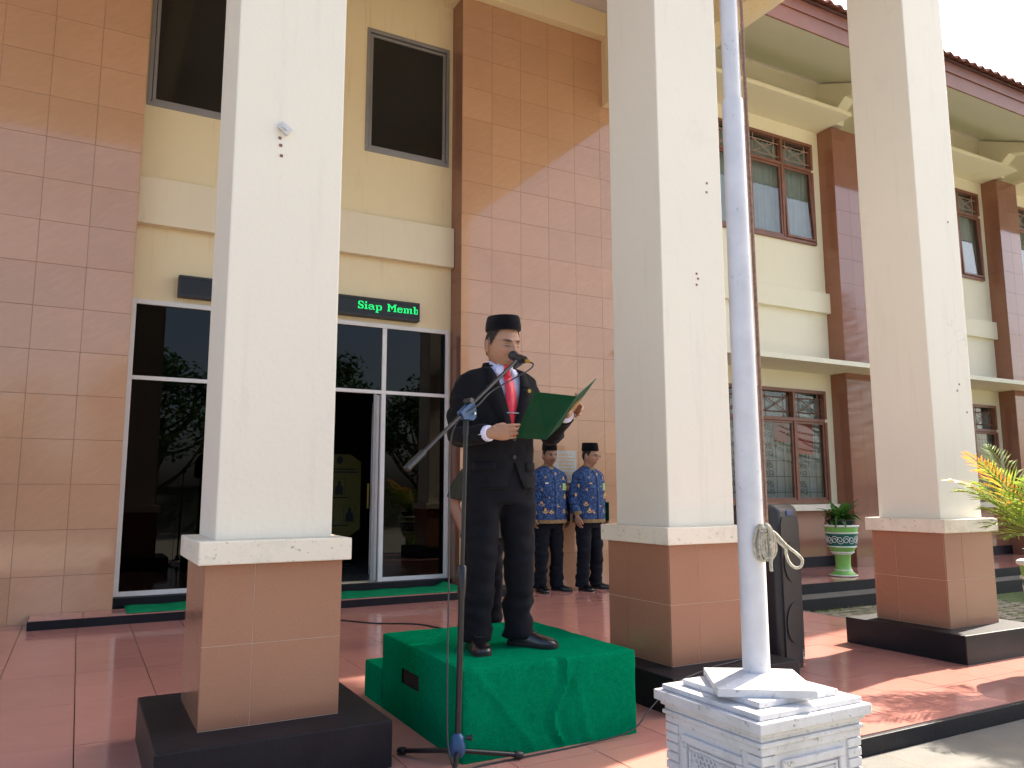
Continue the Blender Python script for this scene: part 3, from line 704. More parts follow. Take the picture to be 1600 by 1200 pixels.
# eaves
MB().quad((6.2, WY, 8.06), (22, WY, 8.06), (22, 6.6, 7.16), (6.2, 6.6, 7.16)).build('soffit', m['soffit'], wing)
MB().box(6.2, 22, 6.575, 6.60, 7.14, 7.50, .004).box(6.2, 22, 6.555, 6.574, 7.36, 7.52, .003).build('fascia', m['fascia'], wing)
sl = math.atan2(.9, 2.0)
MB().quad((6.2, 6.5, 7.52), (22, 6.5, 7.52), (22, 12.5, 7.52+6*math.tan(sl)), (6.2, 12.5, 7.52+6*math.tan(sl))).build('roof_deck', m['rooftile'], wing)
rtm = MB(); prof = [(0, 0), (.03, .035), (.07, .05), (.11, .035), (.14, .008), (.20, 0), (.20, -.018), (.13, -.010), (.10, .015), (.07, .028), (.04, .015), (.01, -.018)]
vv = []
for yy, dz in ((0, 0), (.42, .42*math.tan(sl)-.02)): vv += [(x, yy, z+dz) for x, z in prof]
n_ = len(prof); ff = [tuple(range(n_)), tuple(range(2*n_-1, n_-1, -1))]+[(k, k+n_, (k+1) % n_+n_, (k+1) % n_) for k in range(n_)]
rme = mesh_of('roof_tile', *(lambda q: (q.v, q.f))(rtm.add(vv, ff).fixn()), m['rooftile'])
for k in range(78):
    for j in range(2): ob('roof_tile', rme, wing, (6.25+k*.2, 6.44+j*.36, 7.545+j*.36*math.tan(sl)+rnd.uniform(-.008, .008)), (0, 0, rnd.uniform(-.02, .02)))
# ------------------------------------------------------------------ green podium
def cloth_box(x0, x1, y0, y1, z0, z1, st=.03, amp=.004, hole=None, crease=None):
    bm = bmesh.new(); 
    def rng(a, b): n = max(1, round((b-a)/st)); return [a+(b-a)*k/n for k in range(n+1)]
    X, Y, Z = rng(x0, x1), rng(y0, y1), rng(z0, z1); r = .014
    if hole: Y = sorted(set([y for y in Y if min(abs(y-hole[0]), abs(y-hole[1])) > .01]+[hole[0], hole[1]])); Z = sorted(set([z for z in Z if min(abs(z-hole[2]), abs(z-hole[3])) > .01]+[hole[2], hole[3]]))
    def face(A, B, fn, skip=None):
        V = [[bm.verts.new(fn(a, b)) for b in B] for a in A]
        for i in range(len(A)-1):
            for j in range(len(B)-1):
                if skip and skip((A[i]+A[i+1])/2, (B[j]+B[j+1])/2): continue
                bm.faces.new((V[i][j], V[i+1][j], V[i+1][j+1], V[i][j+1]))
    face(X, Z, lambda a, b: (a, y0, b)); face(X, Z, lambda a, b: (a, y1, b)); face(X, Y, lambda a, b: (a, b, z1))
    face(Y, Z, lambda a, b: (x0, a, b), (lambda a, b: hole[0] < a < hole[1] and hole[2] < b < hole[3]) if hole else None); face(Y, Z, lambda a, b: (x1, a, b))
    bmesh.ops.remove_doubles(bm, verts=bm.verts[:], dist=1e-5); bmesh.ops.recalc_face_normals(bm, faces=bm.faces[:])
    c = Vector(((x0+x1)/2, (y0+y1)/2, (z0+z1)/2)); hx, hy, hz = (x1-x0)/2, (y1-y0)/2, (z1-z0)
    for v in bm.verts:
        p = v.co.copy()
        # round the edges
        q = Vector((min(max(p.x, x0+r), x1-r), min(max(p.y, y0+r), y1-r), min(p.z, z1-r))); d = p-q
        if d.length > 1e-6: p = q+d.normalized()*r if d.length > r else p
        if v.co.z > z0+.004 and not (hole and abs(v.co.x-x0) < 1e-4 and hole[0]-.01 < v.co.y < hole[1]+.01):
            nrm = (v.co-q); nrm = nrm.normalized() if nrm.length > 1e-6 else Vector((0, 0, 1))
            dsp = amp*(noise.noise(v.co*5)+.5*noise.noise(v.co*14))
            if crease: dsp += crease(v.co)
            p += nrm*dsp
        v.co = p
    bm.verts.index_update(); b = MB().add([tuple(v.co) for v in bm.verts], [[v.index for v in f.verts] for f in bm.faces]); bm.free(); return b
def cr(p):
    if p.y > 3.22: return 0
    d1 = abs((p.x-2.0)+.05*math.sin(p.z*14)+.1*(p.z-.2)); d2 = abs((p.x-1.55)-(.38-p.z)*.85); d3 = abs((p.x-2.10)-(.2-p.z)*.25)
    return .014*math.exp(-(d1/.013)**2)-.010*math.exp(-((d1-.035)/.022)**2)+.010*math.exp(-(d2/.013)**2)+.009*math.exp(-(d3/.016)**2)
pod = thing('podium', 'green carpet covered podium with a rear step under the man in the black suit', 'podium')
cloth_box(1.502, 2.428, 3.200, 4.240, .0, .388, .018, .005, (3.705, 3.935, .19, .262), cr).build('platform', m['green_carpet'], pod, smooth=True)
cloth_box(1.504, 2.426, 4.245, 4.540, .0, .20, .03, .002).build('step', m['green_carpet'], pod, smooth=True)
MB().box(1.512, 1.60, 3.69, 3.95, .18, .272).build('slot_recess', simple('slot_black', (.004, .005, .004), .9), pod)

# ------------------------------------------------------------------ flagpole on its pedestal
fp = thing('flagpole', 'white painted flagpole on a moulded white concrete pedestal before the porch', 'flagpole', (2.257, 2.237, GZ))
z_ = lambda v: v-GZ
ped = MB().box(-.235, .235, -.235, .235, 0, z_(.285)).build('pedestal', m['plaster_white'], fp)
for k in range(10):  # stepped corner stones
    z0 = z_(.285)-.034*(k+1)
    for sx in (-1, 1):
        for sy in (-1, 1):
            MB().box(min(sx*.175, sx*.243), max(sx*.175, sx*.243), min(sy*.175, sy*.243), max(sy*.175, sy*.243), z0+.003, z0+.032, .004).build('corner_stone', m['plaster_white'], ped)
MB().box(-.243, .243, -.243, .243, z_(.286), z_(.313), .005).box(-.252, .252, -.252, .252, z_(.3135), z_(.330), .007).box(-.244, .244, -.244, .244, z_(.3305), z_(.346), .004).box(-.256, .256, -.256, .256, z_(.3465), z_(.3625), .006).build('moulding', m['plaster_white'], ped)
slabs = MB().box(-.273, .273, -.273, .273, z_(.363), z_(.400), .005).box(-.250, .250, -.250, .250, z_(.4005), z_(.420), .004).box(-.195, .195, -.195, .195, z_(.4205), z_(.442), .004)
slabs.build('stepped_slab', m['plaster_white'], fp)
pp = MB(); a_ = .168
pp.add([(-a_, -a_, 0), (a_, -a_, 0), (a_, a_, 0), (-a_, a_, 0), (-a_, -a_, .026), (a_, -a_, .026), (a_, a_, .026), (-a_, a_, .026), (-.05, -.05, .052), (.05, -.05, .052), (.05, .05, .052), (-.05, .05, .052)],
       [(3, 2, 1, 0), (0, 1, 5, 4), (1, 2, 6, 5), (2, 3, 7, 6), (3, 0, 4, 7), (4, 5, 9, 8), (5, 6, 10, 9), (6, 7, 11, 10), (7, 4, 8, 11), (8, 9, 10, 11)])
pp.build('base_plate', m['plaster_white'], fp, loc=(-.03, -.025, z_(.4425)), rot=(0, 0, R(-34)))
def relief(face):
    r = MB(); fr_ = MB()
    for (a, b, c, d) in ((-.15, .15, z_(.235), z_(.262)), (-.15, .15, z_(-.2), z_(-.175)), (-.15, -.125, z_(-.174), z_(.234)), (.125, .15, z_(-.174), z_(.234))): fr_.box(a, b, -.247, -.234, c, d, .004)
    for (a, b, c, d) in ((-.118, .118, z_(.216), z_(.226)), (-.118, -.108, z_(-.16), z_(.2155)), (.108, .118, z_(-.16), z_(.2155))): fr_.box(a, b, -.242, -.234, c, d, .002)
    for k in range(12): r.box(-.107, .107, -.239, -.234, z_(.205-k*.03), z_(.209-k*.03))
    for i in range(-5, 6):
        for j in range(16):
            x = i*.021+(.0105 if j % 2 else 0); z = .205-j*.018
            if abs(x+.4*(z-.1)) > .05: continue
            pts = [(x+.011*math.cos(t), -.2405, z_(z)+.011*math.sin(t)) for t in [R(30+60*q) for q in range(7)]]; r.tube(pts, .0028, 5)
    rz = {'f': 0, 'l': R(-90), 'r': R(90), 'b': R(180)}[face]
    fr_.build('panel_frame', m['plaster_white'], ped, rot=(0, 0, rz)); r.build('net_relief', m['plaster_white'], ped, rot=(0, 0, rz))
for q in 'fl': relief(q)
PX, PY = -.022, -.017
MB().lathe([(.0495, z_(.478)), (.0485, z_(1.2)), (.044, z_(2.2)), (.0425, z_(2.715)), (.041, z_(2.722)), (.036, z_(2.724))], 40, (PX, PY, 0)).build('lower_pole', m['pole_paint'], fp, smooth=True)
MB().lathe([(.0355, z_(2.70)), (.034, z_(6.0)), (.032, z_(9.5))], 36, (PX, PY, 0)).build('upper_pole', m['pole_paint'], fp, smooth=True)
MB().lathe([(.0, z_(9.5)), (.05, z_(9.53)), (.06, z_(9.57)), (.04, z_(9.62)), (.0, z_(9.64))], 20, (PX, PY, 0)).build('truck_ball', m['gold'], fp, smooth=True)
hy = []
for k in range(60): t = k/59; hy.append((PX+.047-.012*min(1, t*4)+.003*math.sin(9*t), PY-.030+.010*t, z_(1.03+8.3*t)))
MB().tube(hy, .0042, 6).tube([(x+.003, y-.007, z) for x, y, z in hy], .004, 6).build('halyard', simple('halyard', lin((150, 120, 104)), .9, .3, 60, .4, 120), fp)
# coil of rope tied to the pole
rc = thing('rope_coil', 'grey coil of halyard rope with a hanging loop tied to the flagpole', 'rope', (2.257+PX, 2.237+PY, 0))
side = Vector((.80, -.60, 0)); fr_v = Vector((-.6, -.8, 0))
for k in range(11):
    wx = .004+.0024*k; top = 1.03-.006*rnd.random(); bot = .905+rnd.uniform(-.012, .012); off = .052+rnd.uniform(-.004, .022); th = rnd.uniform(-.016, .016)
    pts = []
    for q in range(25):
        a = 2*math.pi*q/24; zc = (top+bot)/2; ctr = side*(.035+th)+fr_v*(off)
        p = ctr+side*(wx*math.cos(a)*(1.1-.3*math.sin(a))); pts.append((p.x, p.y, zc+(top-bot)/2*math.sin(a)))
    MB().tube(pts, .0045, 6).build('turn', m['rope'], rc, smooth=True)
ww = []
for q in range(31): a = 2*math.pi*q/10; p = side*(.035+.013*math.cos(a))+fr_v*(.06+.018*math.sin(a)); ww.append((p.x, p.y, 1.02-.0012*q))
MB().tube(ww, .005, 6).build('binding', m['rope'], rc, smooth=True)
lp = [(.05, 1.015), (.08, .995), (.105, .965), (.125, .945), (.155, .92), (.170, .90), (.165, .878), (.145, .872), (.125, .89), (.115, .92), (.113, .942), (.09, .965), (.06, 1.0)]
MB().tube(catmull([tuple(side*x+fr_v*.055+Vector((0, 0, z))) for x, z in lp], 5), .0055, 6).build('loop', m['rope'], rc, smooth=True)
MB().tube(catmull([tuple(side*x+fr_v*.075+Vector((0, 0, z))) for x, z in ((.055, .97), (.062, .93), (.056, .89), (.057, .86))], 4), .0065, 6).build('tail', m['rope'], rc, smooth=True)

# ------------------------------------------------------------------ loudspeaker
spk = thing('loudspeaker', 'tall black loudspeaker standing on the floor beside the porch column and flagpole', 'speaker', (4.0, 3.865, 0), R(20))
def rounded_box(w_, d_, z0, z1, r, taper=0, n=6):
    b = MB(); rows = []; N = 4*(n+1)
    zs = [(z0, r*.3), (z0+.01, 0)]+[(z1-r+r*math.sin(t), r-r*math.cos(t)) for t in [k*math.pi/2/6 for k in range(7)]]
    for z, ins in zs:
        for cxs, cys, a0 in ((1, 1, 0), (-1, 1, 90), (-1, -1, 180), (1, -1, 270)):
            for k in range(n+1):
                a = R(a0+90*k/n); rr = .05; tp = 1-taper*(cys > 0)*.5
                hx, hy_ = (w_/2-ins)*tp, d_/2-ins
                b.v.append((cxs*(hx-rr)+rr*math.cos(a), cys*(hy_-rr)+rr*math.sin(a), z))
    L = len(zs)
    for i in range(L-1):
        for k in range(N): b.f.append((i*N+k, i*N+(k+1) % N, (i+1)*N+(k+1) % N, (i+1)*N+k))
    b.f.append(tuple(reversed(range(N)))); b.f.append(tuple(range((L-1)*N, L*N))); return b
cab = rounded_box(.34, .36, .015, 1.065, .05, .2).build('cabinet', m['black_plastic'], spk, smooth=True)
gp = [(-.135, .07), (.135, .07), (.145, .12), (.145, .93), (.12, .985), (-.12, .985), (-.145, .93), (-.145, .12)]
gro = MB().prism(gp, 'y', -.186, -.175).fixn().build('grille', m['grille'], spk)
for z in (.70, .32): MB().lathe([(.0, -.187), (.118, -.187), (.125, -.185), (.125, -.18)], 28).build('woofer_shape', m['grille'], gro, rot=(R(90), 0, 0)).location = (0, -.374+.0, z)
MB().box(-.045, .05, -.187, -.176, .99, 1.025, .004).build('handle', simple('blue_handle', lin((40, 60, 110)), .4), spk)
lg = MB().box(.095, .13, -.1885, -.1865, .075, .135, .001).build('logo_plate', m['black_metal'], gro)
MB().tube([(.112+.011*math.cos(a), -.1892, .107+.015*math.sin(a)) for a in [k*.45 for k in range(13)]], .0016, 5).build('logo_ring', m['pot_white'], gro)
MB().box(.100, .125, -.1893, -.1886, .082, .087).box(.097, .128, -.1892, -.1886, .132, .1332).box(.097, .128, -.1892, -.1886, .0765, .0777).build('logo_bars', m['pot_white'], gro)
for sx in (-.12, .12):
    for sy in (-.12, .12): MB().lathe([(.018, 0), (.02, .016)], 12, (sx, sy, 0)).build('foot', m['cable'], spk)
MB().lathe([(0, 0), (.006, 0), (.006, .004), (0, .004)], 10).build('screw', m['chrome'], spk, loc=(-.1705, -.06, .95), rot=(0, R(-90), 0))

# ------------------------------------------------------------------ microphone stand
ms = thing('microphone_stand', 'black boom microphone stand with blue clamp in front of the speaking man', 'stand')
B0 = Vector((1.462, 3.165, .0)); J = Vector((1.494, 3.168, 1.484))
def along(t): return B0+Vector((0, 0, .07))+(J-B0-Vector((0, 0, .07)))*t
MB().tube([tuple(along(t)) for t in (0, .45)], .0135, 14).build('lower_tube', m['black_metal'], ms, smooth=True)
MB().tube([tuple(along(t)) for t in (.44, .47, .475, .535, .54)], [.015, .019, .019, .019, .014], 14).build('height_grip', m['black_metal'], ms, smooth=True)
MB().tube([tuple(along(t)) for t in (.53, .985)], .0095, 14).build('upper_tube', m['black_metal'], ms, smooth=True)
MB().tube([tuple(along(t)) for t in (.94, .985)], .0125, 14).build('neck_ring', m['black_metal'], ms, smooth=True)
MB().lathe([(.010, .045), (.022, .05), (.033, .065), (.035, .09), (.028, .125), (.018, .142), (.012, .145)], 20, tuple(B0)).build('hub', m['blue_plastic'], ms, smooth=True)
MB().tube([tuple(B0+Vector((.03, -.015, .125))), tuple(B0+Vector((.055, -.03, .125)))], [.008, .013], 10).build('hub_knob', m['black_plastic'], ms, smooth=True)
for fx, fy in ((1.314, 3.455), (1.757, 3.145), (1.315, 2.90)):
    e = Vector((fx, fy, .017)); s0 = B0+Vector((0, 0, .075)); d = (e-s0).normalized()
    lg = MB().tube([tuple(s0+d*.02), tuple(e-d*.03)], .0105, 12).build('leg', m['black_metal'], ms, smooth=True)
    MB().tube([tuple(e-d*.035), tuple(e-d*.03), tuple(e), tuple(e+d*.006)], [.0125, .0165, .0165, .012], 12).build('rubber_foot', m['cable'], lg, smooth=True)
MIC_H = Vector((1.853, 3.40, 1.824)); MIC_T = Vector((1.862, 3.27, 1.778)); HOLD = Vector((1.848, 3.315, 1.772))
bd_ = (HOLD-J).normalized(); side_b = bd_.cross(Vector((0, 0, 1))).normalized()
JC = J+Vector((0, -.012, .03))
MB().tube([tuple(JC-bd_*.40), tuple(JC+bd_*((HOLD-JC).length-.03))], .0085, 12).build('boom', m['black_metal'], ms, smooth=True)
MB().tube([tuple(JC-bd_*.46), tuple(JC-bd_*.455), tuple(JC-bd_*.335), tuple(JC-bd_*.33)], [.010, .0155, .0155, .010], 14).build('counterweight', m['black_metal'], ms, smooth=True)
cl_ = MB(); u_ = side_b; v_ = bd_; w_ = u_.cross(v_)
def lp3(a, b, c): return tuple(JC+v_*a+w_*b*(-1 if w_.z > 0 else 1)+u_*c)
prof_c = [(-.055, -.018), (.035, -.018), (.045, .0), (.035, .030), (.015, .055), (-.010, .055), (-.03, .035), (-.055, .02)]
n_ = len(prof_c); cl_.add([lp3(a, b, -.014) for a, b in prof_c]+[lp3(a, b, .014) for a, b in prof_c], [tuple(range(n_)), tuple(range(2*n_-1, n_-1, -1))]+[(k, k+n_, (k+1) % n_+n_, (k+1) % n_) for k in range(n_)])
cl_.fixn().build('boom_clamp', m['blue_plastic'], ms)
MB().tube([lp3(.005, .028, -.03), lp3(.005, .028, .03)], .006, 10).build('clamp_bolt', m['chrome'], ms, smooth=True)
MB().tube([lp3(.02, -.028, -.012), lp3(.02, -.030, .03)], [.013, .013], 12).build('clamp_knob', m['black_metal'], ms, smooth=True)
mc = thing('microphone', 'black handheld microphone clipped to the boom at the mouth of the speaking man', 'microphone')
ax = (MIC_H-MIC_T).normalized()
MB().tube([tuple(MIC_T+ax*t) for t in (0, .01, .06, .10)], [.010, .0115, .0145, .018], 16).build('body', m['black_metal'], mc, smooth=True)
MB().tube([tuple(MIC_T+ax*(.10+t)) for t in (-.004, .0, .006, .012, .024, .036, .044, .049)], [.017, .021, .024, .0245, .026, .023, .016, .004], 18).build('grille', m['grille'], mc, smooth=True)
MB().tube([tuple(MIC_T+ax*t) for t in (-.035, -.005, .0)], [.008, .009, .009], 12).build('connector', m['gold'], mc, smooth=True)
MB().tube([tuple(HOLD-bd_*.05), tuple(HOLD-bd_*.01), tuple(MIC_T+ax*.045-Vector((0, 0, .012)))], [.009, .014, .014], 12).tube([tuple(MIC_T+ax*t) for t in (.02, .065)], .0195, 16).build('clip', m['black_plastic'], mc, smooth=True)
# cable: mic -> boom -> hangs beside the stand -> floor
e = MIC_T-ax*.035
pts = [e, e+Vector((.006, -.02, -.015)), e+Vector((-.03, -.02, -.05)), J+Vector((.16, .05, .13)), J+Vector((.05, -.02, .05)), J+Vector((-.05, -.03, -.02)), J+Vector((-.082, -.01, -.15)), Vector((1.405, 3.14, 1.0)), Vector((1.398, 3.13, .6)), Vector((1.395, 3.125, .30)), Vector((1.40, 3.12, .10)), Vector((1.44, 3.11, .012)), Vector((1.56, 3.14, .006)), Vector((1.80, 3.15, .006)), Vector((2.12, 3.165, .006)), Vector((2.36, 3.16, .03)), Vector((2.48, 3.18, .10)), Vector((2.60, 3.20, .165)), Vector((2.74, 3.25, .197)), Vector((3.1, 3.40, .198)), Vector((3.5, 3.52, .21)), Vector((3.85, 3.75, .35))]
co = MB().tube(catmull([tuple(p) for p in pts], 8), .0036, 6).build('microphone_cable', m['cable_grey'], smooth=True); tag(co, 'thin dark microphone cable from the stand along the podium to the loudspeaker', 'cable')
pts = [(.9, 7.3, .006), (1.6, 7.5, .006), (2.05, 7.25, .006), (2.35, 6.85, .006), (2.66, 6.62, .006), (2.80, 6.2, .006), (3.0, 5.95, .006), (3.02, 5.4, .006), (3.1, 5.1, .006), (3.4, 4.9, .006), (3.75, 4.4, .006)]
co = MB().tube(catmull(pts, 10), .0065, 6).build('floor_cable', m['cable'], smooth=True); tag(co, 'black cable lying across the pink tiles behind the podium', 'cable')

# ------------------------------------------------------------------ potted plants
def pot(name, label, loc, s, seed):
    p = thing(name, label, 'potted plant', loc, 0, 'potted plants in painted green urns'); p.scale = (s, s, s)
    MB().lathe([(.185, 0), (.19, .012), (.19, .02), (.15, .05), (.115, .09), (.105, .15), (.11, .28), (.125, .325)], 40).build('foot', m['pot_green'], p, smooth=True)
    bowl = [(.125, .325), (.155, .345), (.185, .40), (.205, .50), (.222, .62), (.232, .72), (.21, .725), (.20, .66)]
    bo = MB().lathe(bowl, 48).build('bowl', m['pot_green'], p, smooth=True)
    for zr, rr, t in ((.012, .19, .010), (.085, .118, .009), (.325, .132, .012), (.345, .158, .010), (.425, .194, .010), (.625, .226, .010), (.725, .236, .016)):
        MB().tube([(rr*math.cos(a), rr*math.sin(a), zr) for a in [2*math.pi*k/48 for k in range(49)]], t, 8, False).build('white_ring', m['pot_white'], bo, smooth=True)
    rad = lambda z: np.interp(z, [q[1] for q in bowl[:6]], [q[0] for q in bowl[:6]])
    # teal scroll band
    vv = []; nz = 48
    for k in range(nz):
        a = 2*math.pi*k/nz
        for z in (.44, .525, .61): vv.append(((rad(z)+.002)*math.cos(a), (rad(z)+.002)*math.sin(a), z))
    ff = []
    for k in range(nz):
        for j in range(2): a, b = k*3+j, ((k+1) % nz)*3+j; ff.append((a, b, b+1, a+1))
    MB().add(vv, ff).build('teal_band', m['pot_teal'], bo, smooth=True)
    sw = MB()
    for k in range(8):
        a0 = 2*math.pi*k/8
        for sg in (-1, 1):
            pts = []
            for q in range(26):
                t = q/25; r_ = .055*(1-.75*t); th = sg*(t*9.0); az = a0+sg*.20+r_*math.cos(th)/.21; z = .525+r_*math.sin(th)*1.1
                pts.append(((rad(z)+.004)*math.cos(az), (rad(z)+.004)*math.sin(az), z))
            sw.tube(pts, .005, 5)
    sw.build('scroll_relief', m['pot_white'], bo, smooth=True)
    MB().lathe([(.15, .70), (.185, .79), (.205, .80), (.205, .82), (.19, .82), (.18, .80)], 36).build('inner_pot', m['pot_black'], p, smooth=True)
    MB().lathe([(.0, .795), (.178, .795)], 24).build('soil', m['soil'], p)
    return p
def strip_leaf(b, base, az, length, width, rise, droop, seg=7, fold=.25):
    dx, dy = math.cos(az), math.sin(az); px, py = -dy, dx; P = []
    for k in range(seg+1):
        t = k/seg; r_ = length*t*(1-.12*t); z = length*(rise*t-droop*t*t); wd = width*(math.sin(math.pi*min(1, .12+t*.88))**.8)*.5+.002
        c = (base[0]+dx*r_, base[1]+dy*r_, base[2]+z); P.append([(c[0]+px*wd, c[1]+py*wd, c[2]+fold*wd), c, (c[0]-px*wd, c[1]-py*wd, c[2]+fold*wd)])
    n = len(b.v)
    for r_ in P: b.v += r_
    for k in range(seg):
        for j in range(2): a = n+k*3+j; b.f.append((a, a+1, a+4, a+3))
P1 = pot('potted_fern', 'green and white urn holding a leafy dark green plant on the veranda', (9.27, 7.52, 0), .93, 1)
lf_ = MB(); rp = random.Random(3)
for k in range(70):
    az = rp.uniform(0, 6.28); L_ = rp.uniform(.18, .40); strip_leaf(lf_, (.07*rp.uniform(-1, 1), .07*rp.uniform(-1, 1), .80), az, L_, rp.uniform(.05, .085), rp.uniform(.5, 1.6), rp.uniform(.4, 1.1))
lf_.build('foliage', m['leaf_pot'], P1, smooth=True)
P2 = pot('potted_palm', 'green and white urn with a feathery green and orange palm at the terrace edge', (5.60, 2.88, 0), .94, 2)
fo = MB(); fo2 = MB(); st = MB(); rp = random.Random(11)
def frond(b, az, L_, rise, droop, base, n=26, ll=.26, wid=.016):
    dx, dy = math.cos(az), math.sin(az); px, py = -dy, dx; pts = []
    for k in range(n+1):
        t = k/n; pts.append(Vector((base[0]+dx*L_*t*(1-.2*t), base[1]+dy*L_*t*(1-.2*t), base[2]+L_*(rise*t-droop*t*t))))
    st.tube([tuple(p) for p in pts], [.006*(1-.8*k/n)+.001 for k in range(n+1)], 5)
    for k in range(6, n+1):
        t = k/n; d = (pts[k]-pts[k-1]).normalized(); le = ll*math.sin(math.pi*(.18+.78*t))*rp.uniform(.85, 1.1)
        for sg in (-1, 1):
            o_ = Vector((px, py, 0))*sg; dr = (o_*.8+d*.75+Vector((0, 0, rp.uniform(-.05, .2)))).normalized(); tip = pts[k]+dr*le+Vector((0, 0, -.25*le*rp.random())); mid = pts[k]+dr*le*.5; wv = d*wid*.5
            b.add([tuple(pts[k]), tuple(mid+wv), tuple(tip), tuple(mid-wv)], [(0, 1, 2, 3)])
for k in range(24): frond(fo, rp.uniform(0, 6.28), rp.uniform(.50, .78), rp.uniform(.8, 1.6), rp.uniform(.35, .9), (.05*rp.uniform(-1, 1), .05*rp.uniform(-1, 1), .80))
for az in (R(165), R(185), R(205), R(150)): frond(fo, az, rp.uniform(.48, .62), rp.uniform(.5, 1.1), .5, (0, 0, .80))
frond(fo2, R(160), .78, 1.35, .50, (0, .02, .82), ll=.22, wid=.02); frond(fo2, R(128), .8, 1.2, .6, (0, .02, .82), ll=.22, wid=.02)
fo.build('foliage', m['leaf_palm'], P2); fo2.build('orange_foliage', m['leaf_orange'], P2); st.build('stems', m['leaf_palm'], P2, smooth=True)
# ------------------------------------------------------------------ people
def se(c, p): return math.copysign(abs(c)**(2/p), c)
class Loft:
    """torso-like surface: rows (z, rx, front, back, cy); front is -y"""
    def __init__(s, rows, p=2.4):
        s.r = np.array(rows, float); s.p = p
    def at(s, z): return [float(np.interp(z, s.r[:, 0], s.r[:, k])) for k in range(1, 5)]
    def pt(s, th, z, off=0):
        rx, f, b, cy = s.at(z); c, q = math.cos(th), math.sin(th)
        return Vector(((rx+off)*se(c, s.p), cy+((b if q > 0 else f)+off)*se(q, s.p), z))
    def front(s, x, z, off=0):
        rx, f, b, cy = s.at(z); t = min(.999, abs(x)/rx); return Vector((x, cy-(f+off)*(1-t**s.p)**(1/s.p), z))
    def grid(s, n=56, m_=56, off=0, skip=None, fold=None, cap=True):
        z0, z1 = s.r[0, 0], s.r[-1, 0]; v = []; f = []
        for i in range(m_+1):
            z = z0+(z1-z0)*i/m_
            for k in range(n):
                th = 2*math.pi*k/n; p = s.pt(th, z, off+(fold(th, z) if fold else 0)); v.append(p)
        for i in range(m_):
            for k in range(n):
                q = (i*n+k, i*n+(k+1) % n, (i+1)*n+(k+1) % n, (i+1)*n+k)
                c = (v[q[0]]+v[q[2]])/2
                if skip and skip(c): continue
                f.append(q)
        if cap: f.append(tuple(reversed(range(n)))); f.append(tuple(range(m_*n, (m_+1)*n)))
        return v, f
def limb(pts, rad, n=22, per=9, fold=0, freq=14, seed=0, caps=True, squash=1.0):
    P = catmull(pts, per); t = np.linspace(0, 1, len(pts)); tt = np.linspace(0, 1, len(P)); Rr = np.interp(tt, t, rad)
    v, f = tube([tuple(p) for p in P], [(r, r*squash) for r in Rr], n, caps)
    if fold:
        o = []
        for i, q in enumerate(v):
            q = Vector(q); c = Vector(P[i//n]); d = (q-c).normalized(); nn = noise.noise(Vector((q.x*freq*.8, q.y*freq*.8, q.z*freq*1.6))+Vector((seed, 0, 0)))
            o.append(tuple(q+d*fold*nn))
        v = o
    return v, f
def ellipsoid(c, r, n=14, mm=10, rot=None):
    v = []; f = []
    for i in range(mm+1):
        ph = math.pi*i/mm
        for k in range(n):
            th = 2*math.pi*k/n; p = Vector((r[0]*math.sin(ph)*math.cos(th), r[1]*math.sin(ph)*math.sin(th), r[2]*math.cos(ph)))
            if rot: p = rot @ p
            v.append(tuple(p+Vector(c)))
    for i in range(mm):
        for k in range(n): f.append((i*n+k, (i+1)*n+k, (i+1)*n+(k+1) % n, i*n+(k+1) % n))
    return v, f
def g2(a, b, sa, sb): return math.exp(-(a/sa)**2-(b/sb)**2)
def head_pt(px, py, pz, wide=1.0):
    """unit sphere direction -> face surface, origin between the eyes' level and the ears, facing -y"""
    t = max(0, -pz); u = max(0, pz)
    x = px*.0765*wide*(1-.20*t**1.6)*(1-.04*u); z = pz*.118
    y = py*.098
    if py > 0: y *= (1-.42*t**1.3)
    else:
        y *= (1-.05*t); y = y*(1-.05*math.exp(-(px/.5)**2))
    if py < .25:
        w_ = min(1, (.25-py)/.5); ax_ = abs(x); d = 0
        # brow, sockets, lids
        d -= .007*g2(ax_-.026, z-.024, .024, .008); d += .013*g2(ax_-.031, z-.006, .016, .010); d -= .0065*g2(ax_-.031, z-.003, .013, .008)
        # nose
        if z < .022:
            pr = np.interp(z, [-.052, -.046, -.038, -.030, -.012, .006, .022], [0, .35, .95, 1, .62, .28, .0]); d -= .033*pr*math.exp(-(x/(.0085+.006*pr))**2)
        d -= .009*g2(ax_-.0155, z+.037, .0075, .008); d += .004*g2(ax_-.010, z+.047, .006, .004)
        # cheeks, mouth, chin
        d -= .005*g2(ax_-.042, z+.022, .018, .016); d += .004*g2(ax_-.032, z+.060, .010, .014)
        d -= .007*g2(x, z+.066, .024, .006); d -= .007*g2(x, z+.079, .020, .006); d += .004*g2(x, z+.0725, .024, .0022); d += .004*g2(x, z+.089, .02, .005)
        d -= .010*g2(x, z+.106, .02, .012); d -= .004*g2(x, z+.072, .034, .022)
        y += d*w_
    return Vector((x, y, z))
def head_mesh(M, n=72, mm=84, wide=1.0):
    v = []; f = []
    for i in range(mm+1):
        ph = math.pi*i/mm
        for k in range(n):
            th = 2*math.pi*k/n; v.append(tuple(M @ head_pt(math.sin(ph)*math.cos(th), math.sin(ph)*math.sin(th), math.cos(ph), wide)))
    for i in range(mm):
        for k in range(n): f.append((i*n+k, (i+1)*n+k, (i+1)*n+(k+1) % n, i*n+(k+1) % n))
    return v, f
